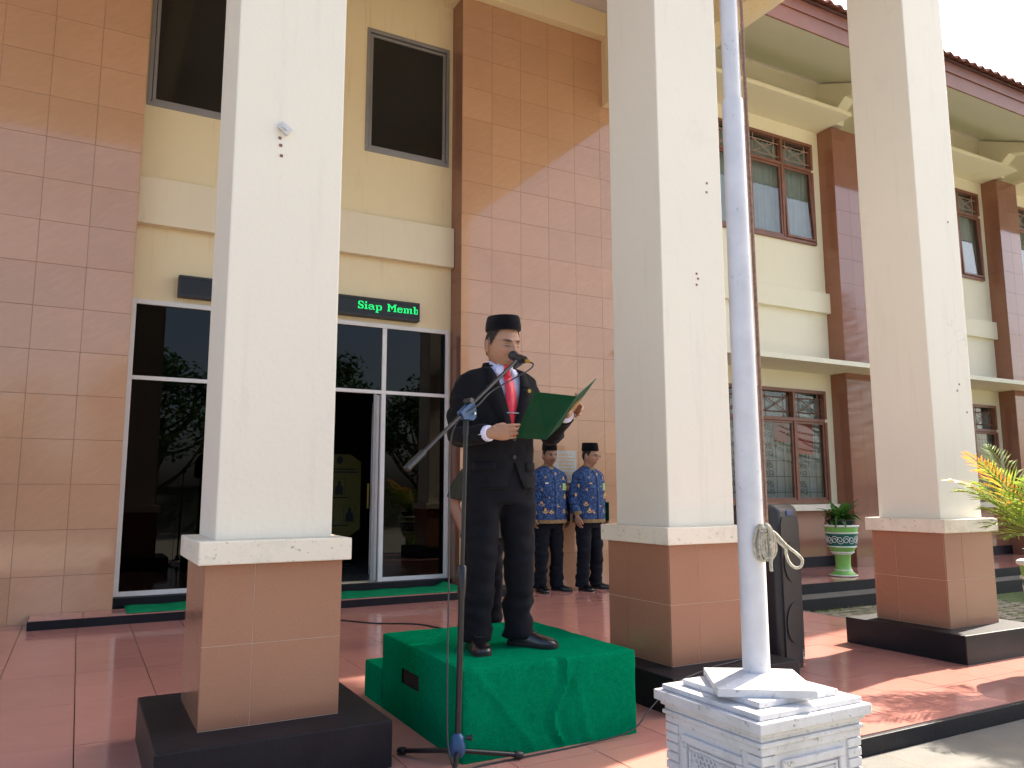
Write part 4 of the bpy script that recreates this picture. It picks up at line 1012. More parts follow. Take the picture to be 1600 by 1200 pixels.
def hand(W, F, U, T, curl, thumb=(.5, .3), s=1.0, spread=0.0, tt=.75, tu=.1):
    W = Vector(W); F = Vector(F).normalized(); U = Vector(U); U = (U-F*U.dot(F)).normalized(); T = Vector(T); T = (T-F*T.dot(F)-U*T.dot(U)).normalized(); out = []
    def orient_tube(pts, rads):
        v = []; f = []; n = 12; P = [Vector(p) for p in pts]
        for i, p in enumerate(P):
            tg = (P[min(i+1, len(P)-1)]-P[max(i-1, 0)]).normalized(); a = (T-tg*T.dot(tg)).normalized(); b = tg.cross(a); ra, rb = rads[i]
            for k in range(n): th = 2*math.pi*k/n; v.append(tuple(p+a*ra*math.cos(th)+b*rb*math.sin(th)))
        for i in range(len(P)-1):
            for k in range(n): f.append((i*n+k, i*n+(k+1) % n, (i+1)*n+(k+1) % n, (i+1)*n+k))
        f.append(tuple(reversed(range(n)))); f.append(tuple(range((len(P)-1)*n, len(P)*n))); return v, f
    out.append(orient_tube([W-F*.03*s, W, W+F*.02*s, W+F*.05*s, W+F*.08*s, W+F*.09*s], [(.024*s, .020*s), (.026*s, .019*s), (.032*s, .018*s), (.040*s, .017*s), (.041*s, .014*s), (.037*s, .010*s)]))
    for i, (t, L_, r_) in enumerate(((.030, .074, .0088), (.0102, .083, .0092), (-.0100, .077, .0088), (-.0285, .060, .0078))):
        p = W+F*(.078-(.006 if i == 3 else 0))*s+T*t*s; a = 0; pts = [p-F*.012*s]; rr = [(r_*s, r_*s)]; c3 = curl[i] if hasattr(curl[0], '__len__') else curl
        d = F+T*spread*(1.2-.8*i)
        for j, (sg, cv) in enumerate(zip((.46, .30, .24), c3)):
            a += cv; dd = (d*math.cos(a)+U*math.sin(a)).normalized(); q = p+dd*L_*sg*s
            pts += [p+dd*.004*s, (p+q)/2]; rr += [(r_*1.05*s*(1-.08*j), r_*s*(1-.08*j)), (r_*.95*s*(1-.1*j), r_*.92*s*(1-.1*j))]; p = q
        pts += [p, p+dd*.006*s]; rr += [(r_*.85*s, r_*.8*s), (r_*.4*s, r_*.4*s)]
        out.append(orient_tube(pts, rr))
    p = W+F*.022*s+T*.022*s; d0 = (F*.75+T*tt+U*tu).normalized(); pts = [tuple(p-d0*.01), tuple(p+d0*.03*s)]
    d1 = (F*.9+T*(.55-thumb[0])+U*thumb[1]).normalized(); q = p+d0*.04*s; pts += [tuple(q), tuple(q+d1*.015*s), tuple(q+d1*.032*s)]
    d2 = (F*.9+T*(.3-thumb[0]*1.4)+U*thumb[1]*1.5).normalized(); q = q+d1*.034*s; pts += [tuple(q+d2*.012*s), tuple(q+d2*.024*s), tuple(q+d2*.029*s)]
    out.append(tube(pts, [.014*s, .0145*s, .0115*s, .0115*s, .0105*s, .0105*s, .009*s, .004*s], 12)); return out
def remesh(pieces, vox, smooth=3, fac=.5):
    b = MB()
    for v, f in pieces: b.add(v, f)
    b.fixn(); me = mesh_of('tmp', b.v, b.f); o = bpy.data.objects.new('tmp', me); COL.objects.link(o)
    md = o.modifiers.new('r', 'REMESH'); md.mode = 'VOXEL'; md.voxel_size = vox; md.use_smooth_shade = True
    if smooth: sm_ = o.modifiers.new('s', 'SMOOTH'); sm_.factor = fac; sm_.iterations = smooth
    out = bpy.data.meshes.new_from_object(o.evaluated_get(bpy.context.evaluated_depsgraph_get())); bpy.data.objects.remove(o); bpy.data.meshes.remove(me); return out
def skin_mat(name, c):
    M = NT(name); a = M.n('Attribute', attribute_name='tone'); P = M.obj()
    base = M.mix(.25, a.outputs['Color'], M.mix(1.0, a.outputs['Color'], M.ramp(M.noise(P, 60, 4), [(.3, (.72, .68, .66)), (.7, (1.15, 1.1, 1.08))]), 'MULTIPLY'))
    M.col(base); M.set(rough=.5, spec=.4, sss=.06); M.b.inputs['Subsurface Radius'].default_value = (.01, .004, .002); M.bump(M.noise(P, 240, 3), .12, .002); return M.m
def colour_body(me, Minv, base, lip, brow, eyes_closed, moustache=0, stubble=.15):
    at = me.color_attributes.new('tone', 'FLOAT_COLOR', 'POINT'); n = len(me.vertices); co = np.empty(n*3); me.vertices.foreach_get('co', co); co = co.reshape(-1, 3)
    Mi = np.array(Minv); q = co @ Mi[:3, :3].T+Mi[:3, 3]; x, y, z = q.T; ax_ = np.abs(x); C = np.tile(np.array(base, float), (n, 1)); lip = np.array(lip); dark = np.array((.012, .009, .008))
    G = lambda a, b, sa, sb: np.exp(-(a/sa)**2-(b/sb)**2); msk = ((y < -.03) & (np.abs(z) < .16) & (ax_ < .09)).astype(float)
    def blend(k, col): 
        nonlocal C; k = (np.clip(k, 0, 1)*msk)[:, None]; C = C*(1-k)+np.array(col)*k
    def mul(k, f=(1, 1, 1)):
        nonlocal C; C = C*(1-(np.clip(k, -1, 1)*msk)[:, None]*np.array(f))
    mul(-.12*G(ax_-.042, z+.02, .02, .02), (1.2, .6, .5)); mul(.16*G(ax_-.031, z-.004, .018, .012)); mul(.10*G(ax_-.025, z+.04, .008, .02))
    blend(.75*(G(x, z+.066, .021, .0045)+G(x, z+.079, .018, .005)), lip); mul(.6*G(x, z+.0725, .024, .0022))
    blend(1.05*np.clip(1.5*G(ax_-.0315, z-.0225-.10*(np.minimum(ax_, .036)-.028), .0185, .0040), 0, .9), dark)
    if eyes_closed: mul(.95*np.clip(1.5*G(ax_-.031, z+.0020+3*(ax_-.031)**2, .0145, .0022), 0, 1)); mul(.35*G(ax_-.031, z-.010, .0145, .0018)); mul(.25*G(ax_-.03, z+.012, .014, .003))
    else:
        blend(.35*G(ax_-.031, z-.003, .0125, .0050), (.3, .27, .25)); mul(.5*G(ax_-.031, z-.003, .0135, .0055)); mul(.95*np.clip(1.4*G(ax_-.030, z-.003, .0055, .0052), 0, 1)); mul(.8*G(ax_-.031, z-.0085, .0145, .0022))
    mul(.55*G(ax_-.010, z+.0475, .006, .003)); mul(.35*G(x, z-.02, .0025, .010))
    if moustache: blend(moustache*np.clip(1.4*G(ax_-.013, z+.0575, .020, .0055), 0, 1), dark)
    mul(stubble*G(x, z+.085, .045, .03)); at.data.foreach_set('color', np.concatenate([C, np.ones((n, 1))], 1).ravel())
def cap_mesh(M, h=.098):
    v = []; f = []; n = 48; prof = [(.0, .078, .102), (.012, .080, .104), (.5*h, .078, .101), (h-.008, .072, .096), (h, .066, .090)]
    for z, a, b in prof:
        for k in range(n): th = 2*math.pi*k/n; v.append(M @ Vector((a*se(math.cos(th), 2.2), .004+b*se(math.sin(th), 2.2), z+.004*math.sin(th))))
    L = len(prof)
    for i in range(L-1):
        for k in range(n): f.append((i*n+k, i*n+(k+1) % n, (i+1)*n+(k+1) % n, (i+1)*n+k))
    c = len(v)
    for k in range(n): th = 2*math.pi*k/n; v.append(M @ Vector((.03*math.cos(th), .004+.062*math.sin(th), h-.010)))
    for k in range(n): f.append(((L-1)*n+k, (L-1)*n+(k+1) % n, c+(k+1) % n, c+k))
    f.append(tuple(range(c, c+n))); f.append(tuple(reversed(range(n)))); return v, f
def hair_mesh(M, wide=1.0):
    v = []; f = []; n = 72; mm = 40; keep = []
    for i in range(mm+1):
        ph = math.pi*(.20+.50*i/mm)
        for k in range(n):
            th = 2*math.pi*k/n; d = (math.sin(ph)*math.cos(th), math.sin(ph)*math.sin(th), math.cos(ph)); p = head_pt(*d, wide); o = p+Vector((p.x, p.y*1.0, p.z*.3)).normalized()*.005
            v.append(M @ o); ang = math.degrees(math.atan2(p.y, abs(p.x)))   # -90 front, 90 back
            low = np.interp(ang, [-90, -55, -38, -24, -10, 6, 25, 90], [.075, .072, .058, .020, -.012, .030, -.030, -.075]); keep.append(p.z > low)
    for i in range(mm):
        for k in range(n):
            q = (i*n+k, (i+1)*n+k, (i+1)*n+(k+1) % n, i*n+(k+1) % n)
            if all(keep[j] for j in q): f.append(q)
    return v, f
def shoe(an, d, L_=.252, wdt=.048):
    """ankle point on the floor, toe direction"""
    d = Vector(d).normalized(); s_ = Vector((-d.y, d.x, 0)); up_ = Vector((0, 0, 1)); an = Vector(an); v = []; f = []; n = 20; sv = []; sf = []
    prof = [(-.075, .028, .058, .030), (-.068, .034, .075, .03), (-.03, .037, .092, .034), (.02, .037, .088, .036), (.06, .041, .070, .034), (.11, .047, .056, .030), (.15, .046, .048, .026), (.18, .038, .040, .022), (.197, .022, .030, .016), (.203, .008, .020, .012)]
    for t, w_, h_, _ in prof:
        for k in range(n):
            th = 2*math.pi*k/n; c, q = math.cos(th), math.sin(th); z = .022+(h_-.022)*max(0, q)**.75 if q > 0 else .022+.016*q*0
            v.append(tuple(an+d*t*(L_/.275)+s_*w_*se(c, 2.6)+up_*z))
        for k in range(16): th = 2*math.pi*k/16; sv.append(tuple(an+d*t*(L_/.275)*1.02+s_*(w_+.003)*math.cos(th)+up_*(.0115+.0105*math.copysign(1, math.sin(th)) if abs(math.sin(th)) > .01 else .0115)))
    for i in range(len(prof)-1):
        for k in range(n): f.append((i*n+k, i*n+(k+1) % n, (i+1)*n+(k+1) % n, (i+1)*n+k))
        for k in range(16): sf.append((i*16+k, i*16+(k+1) % 16, (i+1)*16+(k+1) % 16, (i+1)*16+k))
    f.append(tuple(reversed(range(n)))); f.append(tuple(range((len(prof)-1)*n, len(prof)*n))); sf.append(tuple(reversed(range(16)))); sf.append(tuple(range((len(prof)-1)*16, len(prof)*16)))
    return (v, f), (sv, sf)
def strip(name, rowsL, rowsR, mat, parent, thick=.003):
    n = len(rowsL); v = [tuple(p) for p in rowsL]+[tuple(p) for p in rowsR]; f = [(k, k+n, k+n+1, k+1) for k in range(n-1)]
    o = MB().add(v, f).build(name, mat, parent, smooth=True); md = o.modifiers.new('t', 'SOLIDIFY'); md.thickness = thick; md.offset = 0; return o
def sm(name, vf, mat, parent, sharp=50): return MB().add(*vf).fixn().build(name, mat, parent, smooth=True, sharp=sharp)
def trousers(parent, legs, waist, mat, seed=0, name='trousers'):
    """legs: list of (hip, knee, ankle) points"""
    pcs = []
    for i, (h, k, a) in enumerate(legs):
        h, k, a = Vector(h), Vector(k), Vector(a); pts = [h+Vector((0, 0, .06)), h, (h*.5+k*.5), k, (k*.5+a*.5), a+Vector((0, 0, .10)), a+Vector((0, 0, .035))]
        pcs.append(limb([tuple(p) for p in pts], [.098, .102, .092, .078, .073, .077, .085], 26, 8, .012, 13, seed+i*7))
    w = Loft(waist, 2.3); pcs.append(w.grid(40, 20)); me = remesh(pcs, .011, 4)
    for vt in me.vertices:   # creases and folds
        p = vt.co; amt = .015 if p.z < .30 else .008
        q = Vector((p.x*9, p.y*9, p.z*22)); d = Vector((p.x-(.1 if p.x > 0 else -.1), p.y, 0)); d = d.normalized() if d.length > 1e-4 else Vector((0, 1, 0))
        vt.co = p+d*amt*noise.noise(q+Vector((seed, 3, 1)))
    me.materials.append(mat); me.polygons.foreach_set('use_smooth', [True]*len(me.polygons)); return ob(name, me, parent)
def sleeve(name, pts, rad, mat, parent, fold=.008, seed=0, n=26):
    v, f = limb(pts, rad, n, 10, fold, 17, seed); me = remesh([(v, f)], .0075, 3); me.materials.append(mat); me.polygons.foreach_set('use_smooth', [True]*len(me.polygons)); return ob(name, me, parent)
WAIST = [(.70, .165, .115, .125, .01), (.78, .175, .12, .13, .01), (.86, .175, .12, .125, .008), (.94, .168, .115, .115, .005), (1.0, .165, .11, .11, 0)]
JACK = [(.775, .184, .142, .150, .012), (.85, .184, .138, .148, .010), (.95, .180, .132, .130, .004), (1.04, .182, .128, .120, 0), (1.12, .190, .130, .124, 0), (1.20, .202, .130, .128, .004), (1.27, .216, .122, .126, .008), (1.315, .220, .108, .118, .012), (1.347, .212, .094, .106, .016), (1.376, .166, .080, .092, .020), (1.395, .090, .066, .080, .024), (1.408, .070, .058, .072, .026)]
SHIRT = [(.775, .190, .135, .135, .008), (.85, .190, .135, .135, .008), (.95, .185, .134, .122, .002), (1.05, .184, .130, .118, 0), (1.15, .194, .128, .122, 0), (1.24, .206, .122, .124, .006), (1.30, .206, .108, .116, .010), (1.335, .180, .092, .104, .014), (1.365, .128, .074, .088, .02), (1.39, .080, .062, .074, .024), (1.405, .064, .056, .066, .026)]
def head_parts(head_loc, nod, turn, tilt, wide, sc=1.0, zs=1.0):
    M = Matrix.Translation(head_loc) @ Matrix.Rotation(turn, 4, 'Z') @ Matrix.Rotation(tilt, 4, 'Y') @ Matrix.Rotation(nod, 4, 'X') @ Matrix.Diagonal((sc, sc, sc*zs, 1))
    pcs = [head_mesh(M, wide=wide)]
    for s_ in (-1, 1):
        rot = M.to_3x3() @ Matrix.Rotation(s_*R(18), 3, 'Z') @ Matrix.Rotation(R(-10), 3, 'X')
        pcs.append(ellipsoid(M @ Vector((s_*.0825*wide, .014, -.008)), (.0085, .019, .033), rot=rot)); pcs.append(ellipsoid(M @ Vector((s_*.079*wide, .011, -.022)), (.009, .013, .019), rot=rot))
    neck = [M @ Vector((0, .022, -.055)), M @ Vector((0, .022, -.10)), Vector((0, .020, 1.37)), Vector((0, .018, 1.30))]
    pcs.append(limb([tuple(p) for p in neck], [.054, .056, .060, .075], 24, 5)); return M, pcs
def core(joints, legs):
    pcs = [Loft([(a, b*.82, c*.82, d*.82, e) for a, b, c, d, e in SHIRT[:-2]], 2.3).grid(32, 24)]
    for sh, el, wr in joints: pcs.append(limb([sh, tuple((Vector(sh)+Vector(el))/2), el, tuple((Vector(el)+Vector(wr))/2), wr], [.036, .038, .034, .032, .024], 14, 6))
    for h, k, a in legs: pcs.append(limb([h, k, (a[0], a[1], .06)], [.075, .055, .036], 14, 8)); 
    return pcs

# ---- man in the suit
man = thing('person', 'man in black suit, red tie and black cap reading from a folder on the podium', 'person', (1.876, 3.572, .389), 0)
shR, elR, wrR = (-.160, .018, 1.262), (-.222, .035, 1.048), (-.158, -.185, 1.040)
MO = Vector((1.876, 3.572, .389))
SB, ST_ = Vector((1.927, 3.2, 1.393)), Vector((1.950, 2.965, 1.577)); TLp, BLp = Vector((1.838, 3.150, 1.612)), Vector((1.855, 3.370, 1.411)); RTp = Vector((2.150, 3.095, 1.688)); RBp = RTp+(SB-ST_)
fu = (RTp-ST_).normalized(); fe = (RTp-RBp).normalized(); fn_ = fu.cross(fe); fn_ = fn_ if fn_.y < 0 else -fn_
EL_ = RBp.lerp(RTp, .30); WL_ = EL_-fu*.076-fn_*.010-MO
shL, elL, wrL = (.160, .018, 1.262), (.252, -.080, 1.055), tuple(WL_)
legs = [((-.095, .01, .80), (-.108, -.005, .44), (-.122, .02, .0)), ((.095, .01, .80), (.108, -.01, .44), (.105, .0, .0))]
HM, hp = head_parts(Vector((0, -.030, 1.509)), R(10), R(7), R(-2), 1.02, 1.05, 1.10)
body = hp+core([(shR, elR, wrR), (shL, elL, wrL)], legs)
handR = hand((-.155, -.190, 1.040), (.86, -.36, .08), (.34, .90, .05), (-.10, -.05, 1), ((.10, .28, .10), (.10, .30, .10), (.12, .32, .12), (.16, .36, .15)), (.35, .95), 1.0, 0, .30, .75)
handL = hand(wrL, fu, fn_, fe, ((1.75, 1.1, .2), (1.75, 1.1, .2), (1.78, 1.1, .2), (1.8, 1.1, .25)), (.4, -.5), 1.04)
body += handR+handL
bm_ = remesh(body, .0028, 2, .4); colour_body(bm_, HM.inverted(), (.40, .215, .135), (.28, .11, .085), 0, True, 0, .10)
bm_.materials.append(skin_mat('skin_suit', 0)); bm_.polygons.foreach_set('use_smooth', [True]*len(bm_.polygons)); ob('body', bm_, man)
sm('hair', hair_mesh(HM, 1.02), m['hair'], man)
sm('cap', cap_mesh(HM @ Matrix.Translation((0, 0, .064)) @ Matrix.Rotation(R(-8), 4, 'X') @ Matrix.Scale(.97, 4), .070), m['velvet'], man, 60)
JK = Loft(JACK, 2.35)
def vw(z): return max(0.0, (z-1.045)*.088/.365)
def jfold(th, z): 
    q = Vector((math.cos(th)*1.8, math.sin(th)*1.8, z*5)); return .007*noise.noise(q)+.004*noise.noise(q*2.7)
def jskip(c):
    if c.y > 0: return False
    if c.z > 1.045 and abs(c.x) < vw(c.z): return True
    if c.z < .90 and abs(c.x-.02) < .055*(.90-c.z)/.12: return True
    return False
def fused_top(L, off, arms, vox=.0062, smooth=7, seed=0, foldamp=.006):
    """torso shell and both sleeves as one smooth cloth surface"""
    pcs = [L.grid(72, 64, off, None, jfold)]
    for pts, rad in arms: pcs.append(limb(pts, rad, 26, 10, .010, 16, seed+pts[0][0]*9))
    me = remesh(pcs, vox, smooth, .5)
    nrm = [Vector(vt.normal) for vt in me.vertices]
    for vt, vn in zip(me.vertices, nrm):
        p = vt.co; k = noise.noise(Vector((p.x*11+seed, p.y*11, p.z*17)))+.6*noise.noise(Vector((p.x*24, p.y*24+seed, p.z*30)))
        arm = min(1, max(.35, (abs(p.x)-.17)/.06)); vt.co = p+vn*foldamp*1.5*arm*k
    return me
def cut_wedge(me, planes, inside):
    """slice the front of a cloth mesh along planes and drop what lies inside"""
    bm = bmesh.new(); bm.from_mesh(me)
    for co, no in planes:
        fs = [f for f in bm.faces if f.calc_center_median().y < -.03]; ge = list({v for f in fs for v in f.verts})+list({e for f in fs for e in f.edges})+fs
        bmesh.ops.bisect_plane(bm, geom=ge, plane_co=co, plane_no=no, dist=1e-5)
    bmesh.ops.delete(bm, geom=[f for f in bm.faces if inside(f.calc_center_median())], context='FACES'); bm.to_mesh(me); bm.free()
ARM_R = ([(-.125, .016, 1.284), (-.186, .018, 1.272), (-.212, .024, 1.185), (-.222, .036, 1.050), (-.205, -.060, 1.034), (-.160, -.170, 1.040)], [.050, .060, .058, .056, .052, .044])
SHC = Loft(SHIRT, 2.35); zz = np.linspace(1.0, 1.40, 18)
vv = []; ff = []
for z in zz:
    for k in range(13): x = -.115+.23*k/12; x *= min(1, (SHC.at(z)[0]*.97)/.115); vv.append(tuple(JK.front(x, z, -.014)))
for i in range(17):
    for k in range(12): a = i*13+k; ff.append((a, a+1, a+14, a+13))
MB().add(vv, ff).build('shirt', m['shirt'], man, smooth=True)
# lapels with notch
for s_ in (-1, 1):
    zs = np.linspace(1.035, 1.285, 20)
    inn = [JK.front(s_*max(.002, vw(z)-.004), z, .011) for z in zs]
    out_ = [JK.front(s_*(vw(z)+float(np.interp(z, [1.035, 1.10, 1.20, 1.265, 1.285], [.006, .045, .078, .092, .075]))), z, .013+.004*math.sin(3*z)) for z in zs]
    strip('lapel', inn, out_, m['suit'], man, .004)
    zs = np.linspace(1.283, 1.395, 12); inn = [JK.front(s_*min(vw(z)-.004, JK.at(z)[0]*.93), z, .012) for z in zs]; out_ = [JK.front(s_*min(vw(z)+float(np.interp(z, [1.283, 1.30, 1.40], [.048, .055, .03])), JK.at(z)[0]*.985), z, .012) for z in zs]
    strip('collar_flap', inn, out_, m['suit'], man, .004)
# collar round the back of the neck
cv = []; cf = []; n_ = 40
for k in range(n_+1):
    th = R(-28)+R(236)*k/n_
    for z, off in ((1.372, .008), (1.400, .012), (1.420, .006)):
        rx, f_, b_, cy = JK.at(min(z, 1.405)); cv.append((( .074+off)*math.cos(th), .022+(.070+off)*math.sin(th), z+.004*math.sin(th)))
for k in range(n_):
    for j in range(2): a = k*3+j; cf.append((a, a+3, a+4, a+1))
o = MB().add(cv, cf).build('jacket_collar', m['suit'], man, smooth=True); o.modifiers.new('t', 'SOLIDIFY').thickness = .005
cv = []; cf = []
for k in range(n_+1):
    th = R(-90)+2*math.pi*k/n_*.999
    fx = max(0, -math.sin(th)); 
    for z, off in ((1.368-.020*fx, .010+.008*fx), (1.395-.008*fx, .005+.004*fx), (1.432-.018*fx, .0)): cv.append(((.062+off)*math.cos(th), .018+(.060+off)*math.sin(th)-.012*fx, z))
for k in range(n_):
    for j in range(2): a = k*3+j; cf.append((a, a+3, a+4, a+1))
o = MB().add(cv, cf).build('shirt_collar', m['shirt'], man, smooth=True); o.modifiers.new('t', 'SOLIDIFY').thickness = .003
for s_ in (-1, 1):
    w0 = [Vector((s_*.006, -.068, 1.400)), Vector((s_*.022, -.082, 1.372)), Vector((s_*.040, -.092, 1.338))]; w1 = [Vector((s_*.038, -.050, 1.412)), Vector((s_*.052, -.060, 1.388)), Vector((s_*.064, -.074, 1.360))]
    strip('collar_point', w0, w1, m['shirt'], man, .004)
zs = np.linspace(1.352, 1.03, 22)
tl = []; tr_ = []
for z in zs: wd = float(np.interp(z, [1.03, 1.30, 1.352], [.042, .026, .018])); c = JK.front(0, z, .004); tl.append(c+Vector((-wd, .003, 0))); tr_.append(c+Vector((wd, .003, 0)))
strip('tie', tl, tr_, m['tie'], man, .006)
sm('tie_knot', limb([tuple(JK.front(0, 1.385, .012)), tuple(JK.front(0, 1.362, .016)), tuple(JK.front(0, 1.338, .010))], [.023, .020, .013], 14, 5, squash=.7), m['tie'], man)
c = JK.front(0, 1.150, .010); MB().box(c.x-.034, c.x+.034, c.y-.003, c.y+.001, c.z-.003, c.z+.003).build('tie_clip', m['chrome'], man)
c = JK.front(.105, 1.268, .018); MB().tube([tuple(c), tuple(c+Vector((0, -.004, 0)))], .010, 8).build('lapel_pin', m['gold'], man)
for z in (1.02, .93): c = JK.front(.012, z, .004); MB().lathe([(0, 0), (.010, 0), (.010, .004), (0, .004)], 14).build('button', m['black_plastic'], man, loc=tuple(c), rot=(R(90), 0, 0))
for s_ in (-1, 1):
    inn = [JK.front(s_*x, .905-.01*s_*0, .004) for x in np.linspace(.085, .175, 8)]; out_ = [JK.front(s_*x, .862, .005) for x in np.linspace(.085, .175, 8)]
    strip('pocket_flap', inn, out_, m['suit'], man, .004)
eV = Vector(elL); wV = Vector(wrL)
ARM_L = ([(.125, .016, 1.284), (.186, .018, 1.272), (.218, .005, 1.185), tuple(eV), tuple(eV.lerp(wV, .45)), tuple(eV.lerp(wV, .84))], [.050, .060, .058, .056, .051, .044])
jm = fused_top(JK, 0, (ARM_R, ARM_L), .006, 4, 2, .007)
tn = math.atan2(.088, .365)
cut_wedge(jm, ((Vector((0, 0, 1.045)), Vector((math.cos(tn), 0, -math.sin(tn)))), (Vector((0, 0, 1.045)), Vector((-math.cos(tn), 0, -math.sin(tn)))), (Vector((.015, 0, .91)), Vector((math.cos(.30), 0, math.sin(.30)))), (Vector((.015, 0, .91)), Vector((-math.cos(.42), 0, math.sin(.42))))),
          lambda c: c.y < -.03 and ((c.z > 1.045 and abs(c.x) < (c.z-1.045)*.088/.365) or (c.z < .91 and -(.91-c.z)*math.tan(.30) < c.x-.015 < (.91-c.z)*math.tan(.42))))
jm.materials.append(m['suit']); jm.polygons.foreach_set('use_smooth', [True]*len(jm.polygons)); ob('jacket', jm, man)
sm('cuff', limb([(-.170, -.150, 1.040), (-.1535, -.188, 1.040)], [.041, .039], 18, 4), m['shirt'], man)
sm('cuff', limb([tuple(eV.lerp(wV, .80)), tuple(eV.lerp(wV, .93))], [.041, .038], 18, 4), m['shirt'], man)
trousers(man, legs, WAIST, m['trousers'], 2)
for an, d in (((-.135, -.0, 0), (-.22, -1, 0)), ((.115, -.02, 0), (.62, -.78, 0))):
    a, b = shoe(an, d); so = sm('shoe', a, m['shoe'], man); sm('sole', b, m['sole'], so)
    dv = Vector(d).normalized(); lc = MB(); sv_ = Vector((-dv.y, dv.x, 0))
    for t in (.035, .055, .075): c = Vector(an)+dv*t+Vector((0, 0, np.interp(t, [.02, .06, .11], [.091, .073, .059]))); lc.tube([tuple(c-sv_*.018), tuple(c+Vector((0, 0, .003))), tuple(c+sv_*.018)], .0025, 5)
    lc.build('laces', m['cable'], so)
rd = (fu*math.cos(1.75)+fn_*math.sin(1.75)).normalized(); rp_ = wV+fu*.078-fe*.010+rd*.020; ra, rb = fe, rd.cross(fe)
MB().tube([tuple(rp_+ra*.0105*math.cos(a)+rb*.0105*math.sin(a)) for a in [k*.5 for k in range(14)]], .0028, 6).build('ring', m['chrome'], man)
# ---- folder
fold_ = thing('folder', 'open dark green folder held in both hands by the man in the suit', 'folder')
def panel_(name, a, b, c, d, mat, th, par):
    n = (b-a).cross(d-a).normalized()*th; return MB().add([tuple(p) for p in (a, b, c, d)]+[tuple(p+n) for p in (a, b, c, d)], [(0, 1, 2, 3), (7, 6, 5, 4), (0, 4, 5, 1), (1, 5, 6, 2), (2, 6, 7, 3), (3, 7, 4, 0)]).fixn().build(name, mat, par)
lc_ = panel_('cover', SB, ST_, TLp, BLp, m['folder_dark'], .003, fold_); rc_ = panel_('cover', SB, ST_, RTp, RBp, m['folder_dark'], .003, fold_)
ins = lambda p, q, r_, s_, k: [a+(sum((p, q, r_, s_), Vector())/4-a)*k for a in (p, q, r_, s_)]
up_n = Vector((0, .004, .006)); panel_('paper_sheet', *[p+up_n for p in ins(SB, ST_, RTp, RBp, .24)], m['paper'], .001, fold_); panel_('paper_sheet', *[p+up_n for p in ins(SB, ST_, TLp, BLp, .24)], m['paper'], .001, fold_)
nr = (ST_-SB).cross(RTp-SB).normalized(); nr = nr if nr.y < 0 else -nr
u1, v1 = (RTp-ST_), (SB-ST_)
for r_ in range(4):
    for k in range(5):
        a = ST_+u1*(.30+.10*k)+v1*(.30+.07*r_)+nr*.0045; MB().add([tuple(a), tuple(a+u1*.07), tuple(a+u1*.07+v1*.03), tuple(a+v1*.03)], [(0, 1, 2, 3)]).build('gold_print', m['gold_paint'], rc_)
# ---- batik uniform colleagues
def batik():
    M = NT('batik'); P = M.obj(); v = M.n('TexVoronoi'); M.l(M.mapped(P, (1, 1, 1)), v.inputs['Vector']); v.inputs['Scale'].default_value = 34
    n1 = M.noise(P, 46, 4, .7, 1.2); n2 = M.noise(P, 90, 3, .7)
    base = M.ramp(n1, [(.38, lin((15, 25, 56))), (.51, lin((33, 62, 112))), (.65, lin((84, 122, 170)))]); base = M.mix(M.ramp(n2, [(.62, (0, 0, 0)), (.70, (.7, .7, .7))]), base, lin((150, 178, 214)))
    base = M.mix(M.ramp(v.outputs['Distance'], [(.04, (.75, .75, .75)), (.14, (0, 0, 0))]), base, lin((18, 28, 66))); M.col(base); M.set(rough=.7, spec=.3); M.bump(M.noise(P, 16, 3), .3, .01); return M.m
def trim_mat():
    M = NT('batik_trim'); P = M.obj(); n1 = M.noise(P, 110, 3, .7, 1.5); M.col(M.ramp(n1, [(.42, lin((26, 24, 34))), (.50, lin((196, 164, 104))), (.58, lin((30, 28, 40)))])); M.set(rough=.75); return M.m
m['batik'] = batik(); m['trim'] = trim_mat()
def emblem(L, th, z, par, s=1.0):
    """gold winged emblem lying on the shirt"""
    c = L.pt(th, z, .004); e = .03; tx = (L.pt(th+e, z, .004)-c).normalized(); nz_ = tx.cross(Vector((0, 0, 1))).normalized(); nz_ = nz_ if nz_.y*math.sin(th)+nz_.x*math.cos(th) > 0 else -nz_
    def P(x, y): q = c+tx*x*s+Vector((0, 0, y*s)); return tuple(Vector((q.x, q.y, q.z))+nz_*.003)
    up_ = [(0, .034), (.010, .026), (.012, .010), (.020, .004), (.016, -.006), (-.016, -.006), (-.020, .004), (-.012, .010), (-.010, .026)]
    lo = [(-.034, .004), (-.024, -.010), (0, -.016), (.024, -.010), (.034, .004), (.030, -.018), (0, -.030), (-.030, -.018)]
    b = MB(); b.add([P(*q) for q in up_], [tuple(range(len(up_)))]); b.build('emblem_top', m['gold_paint'], par)
    b = MB(); n = len(lo); b.add([P(*q) for q in lo], [(0, 1, 7), (1, 2, 6, 7), (2, 3, 5, 6), (3, 4, 5)]); b.build('emblem_wings', m['gold_paint'], par)
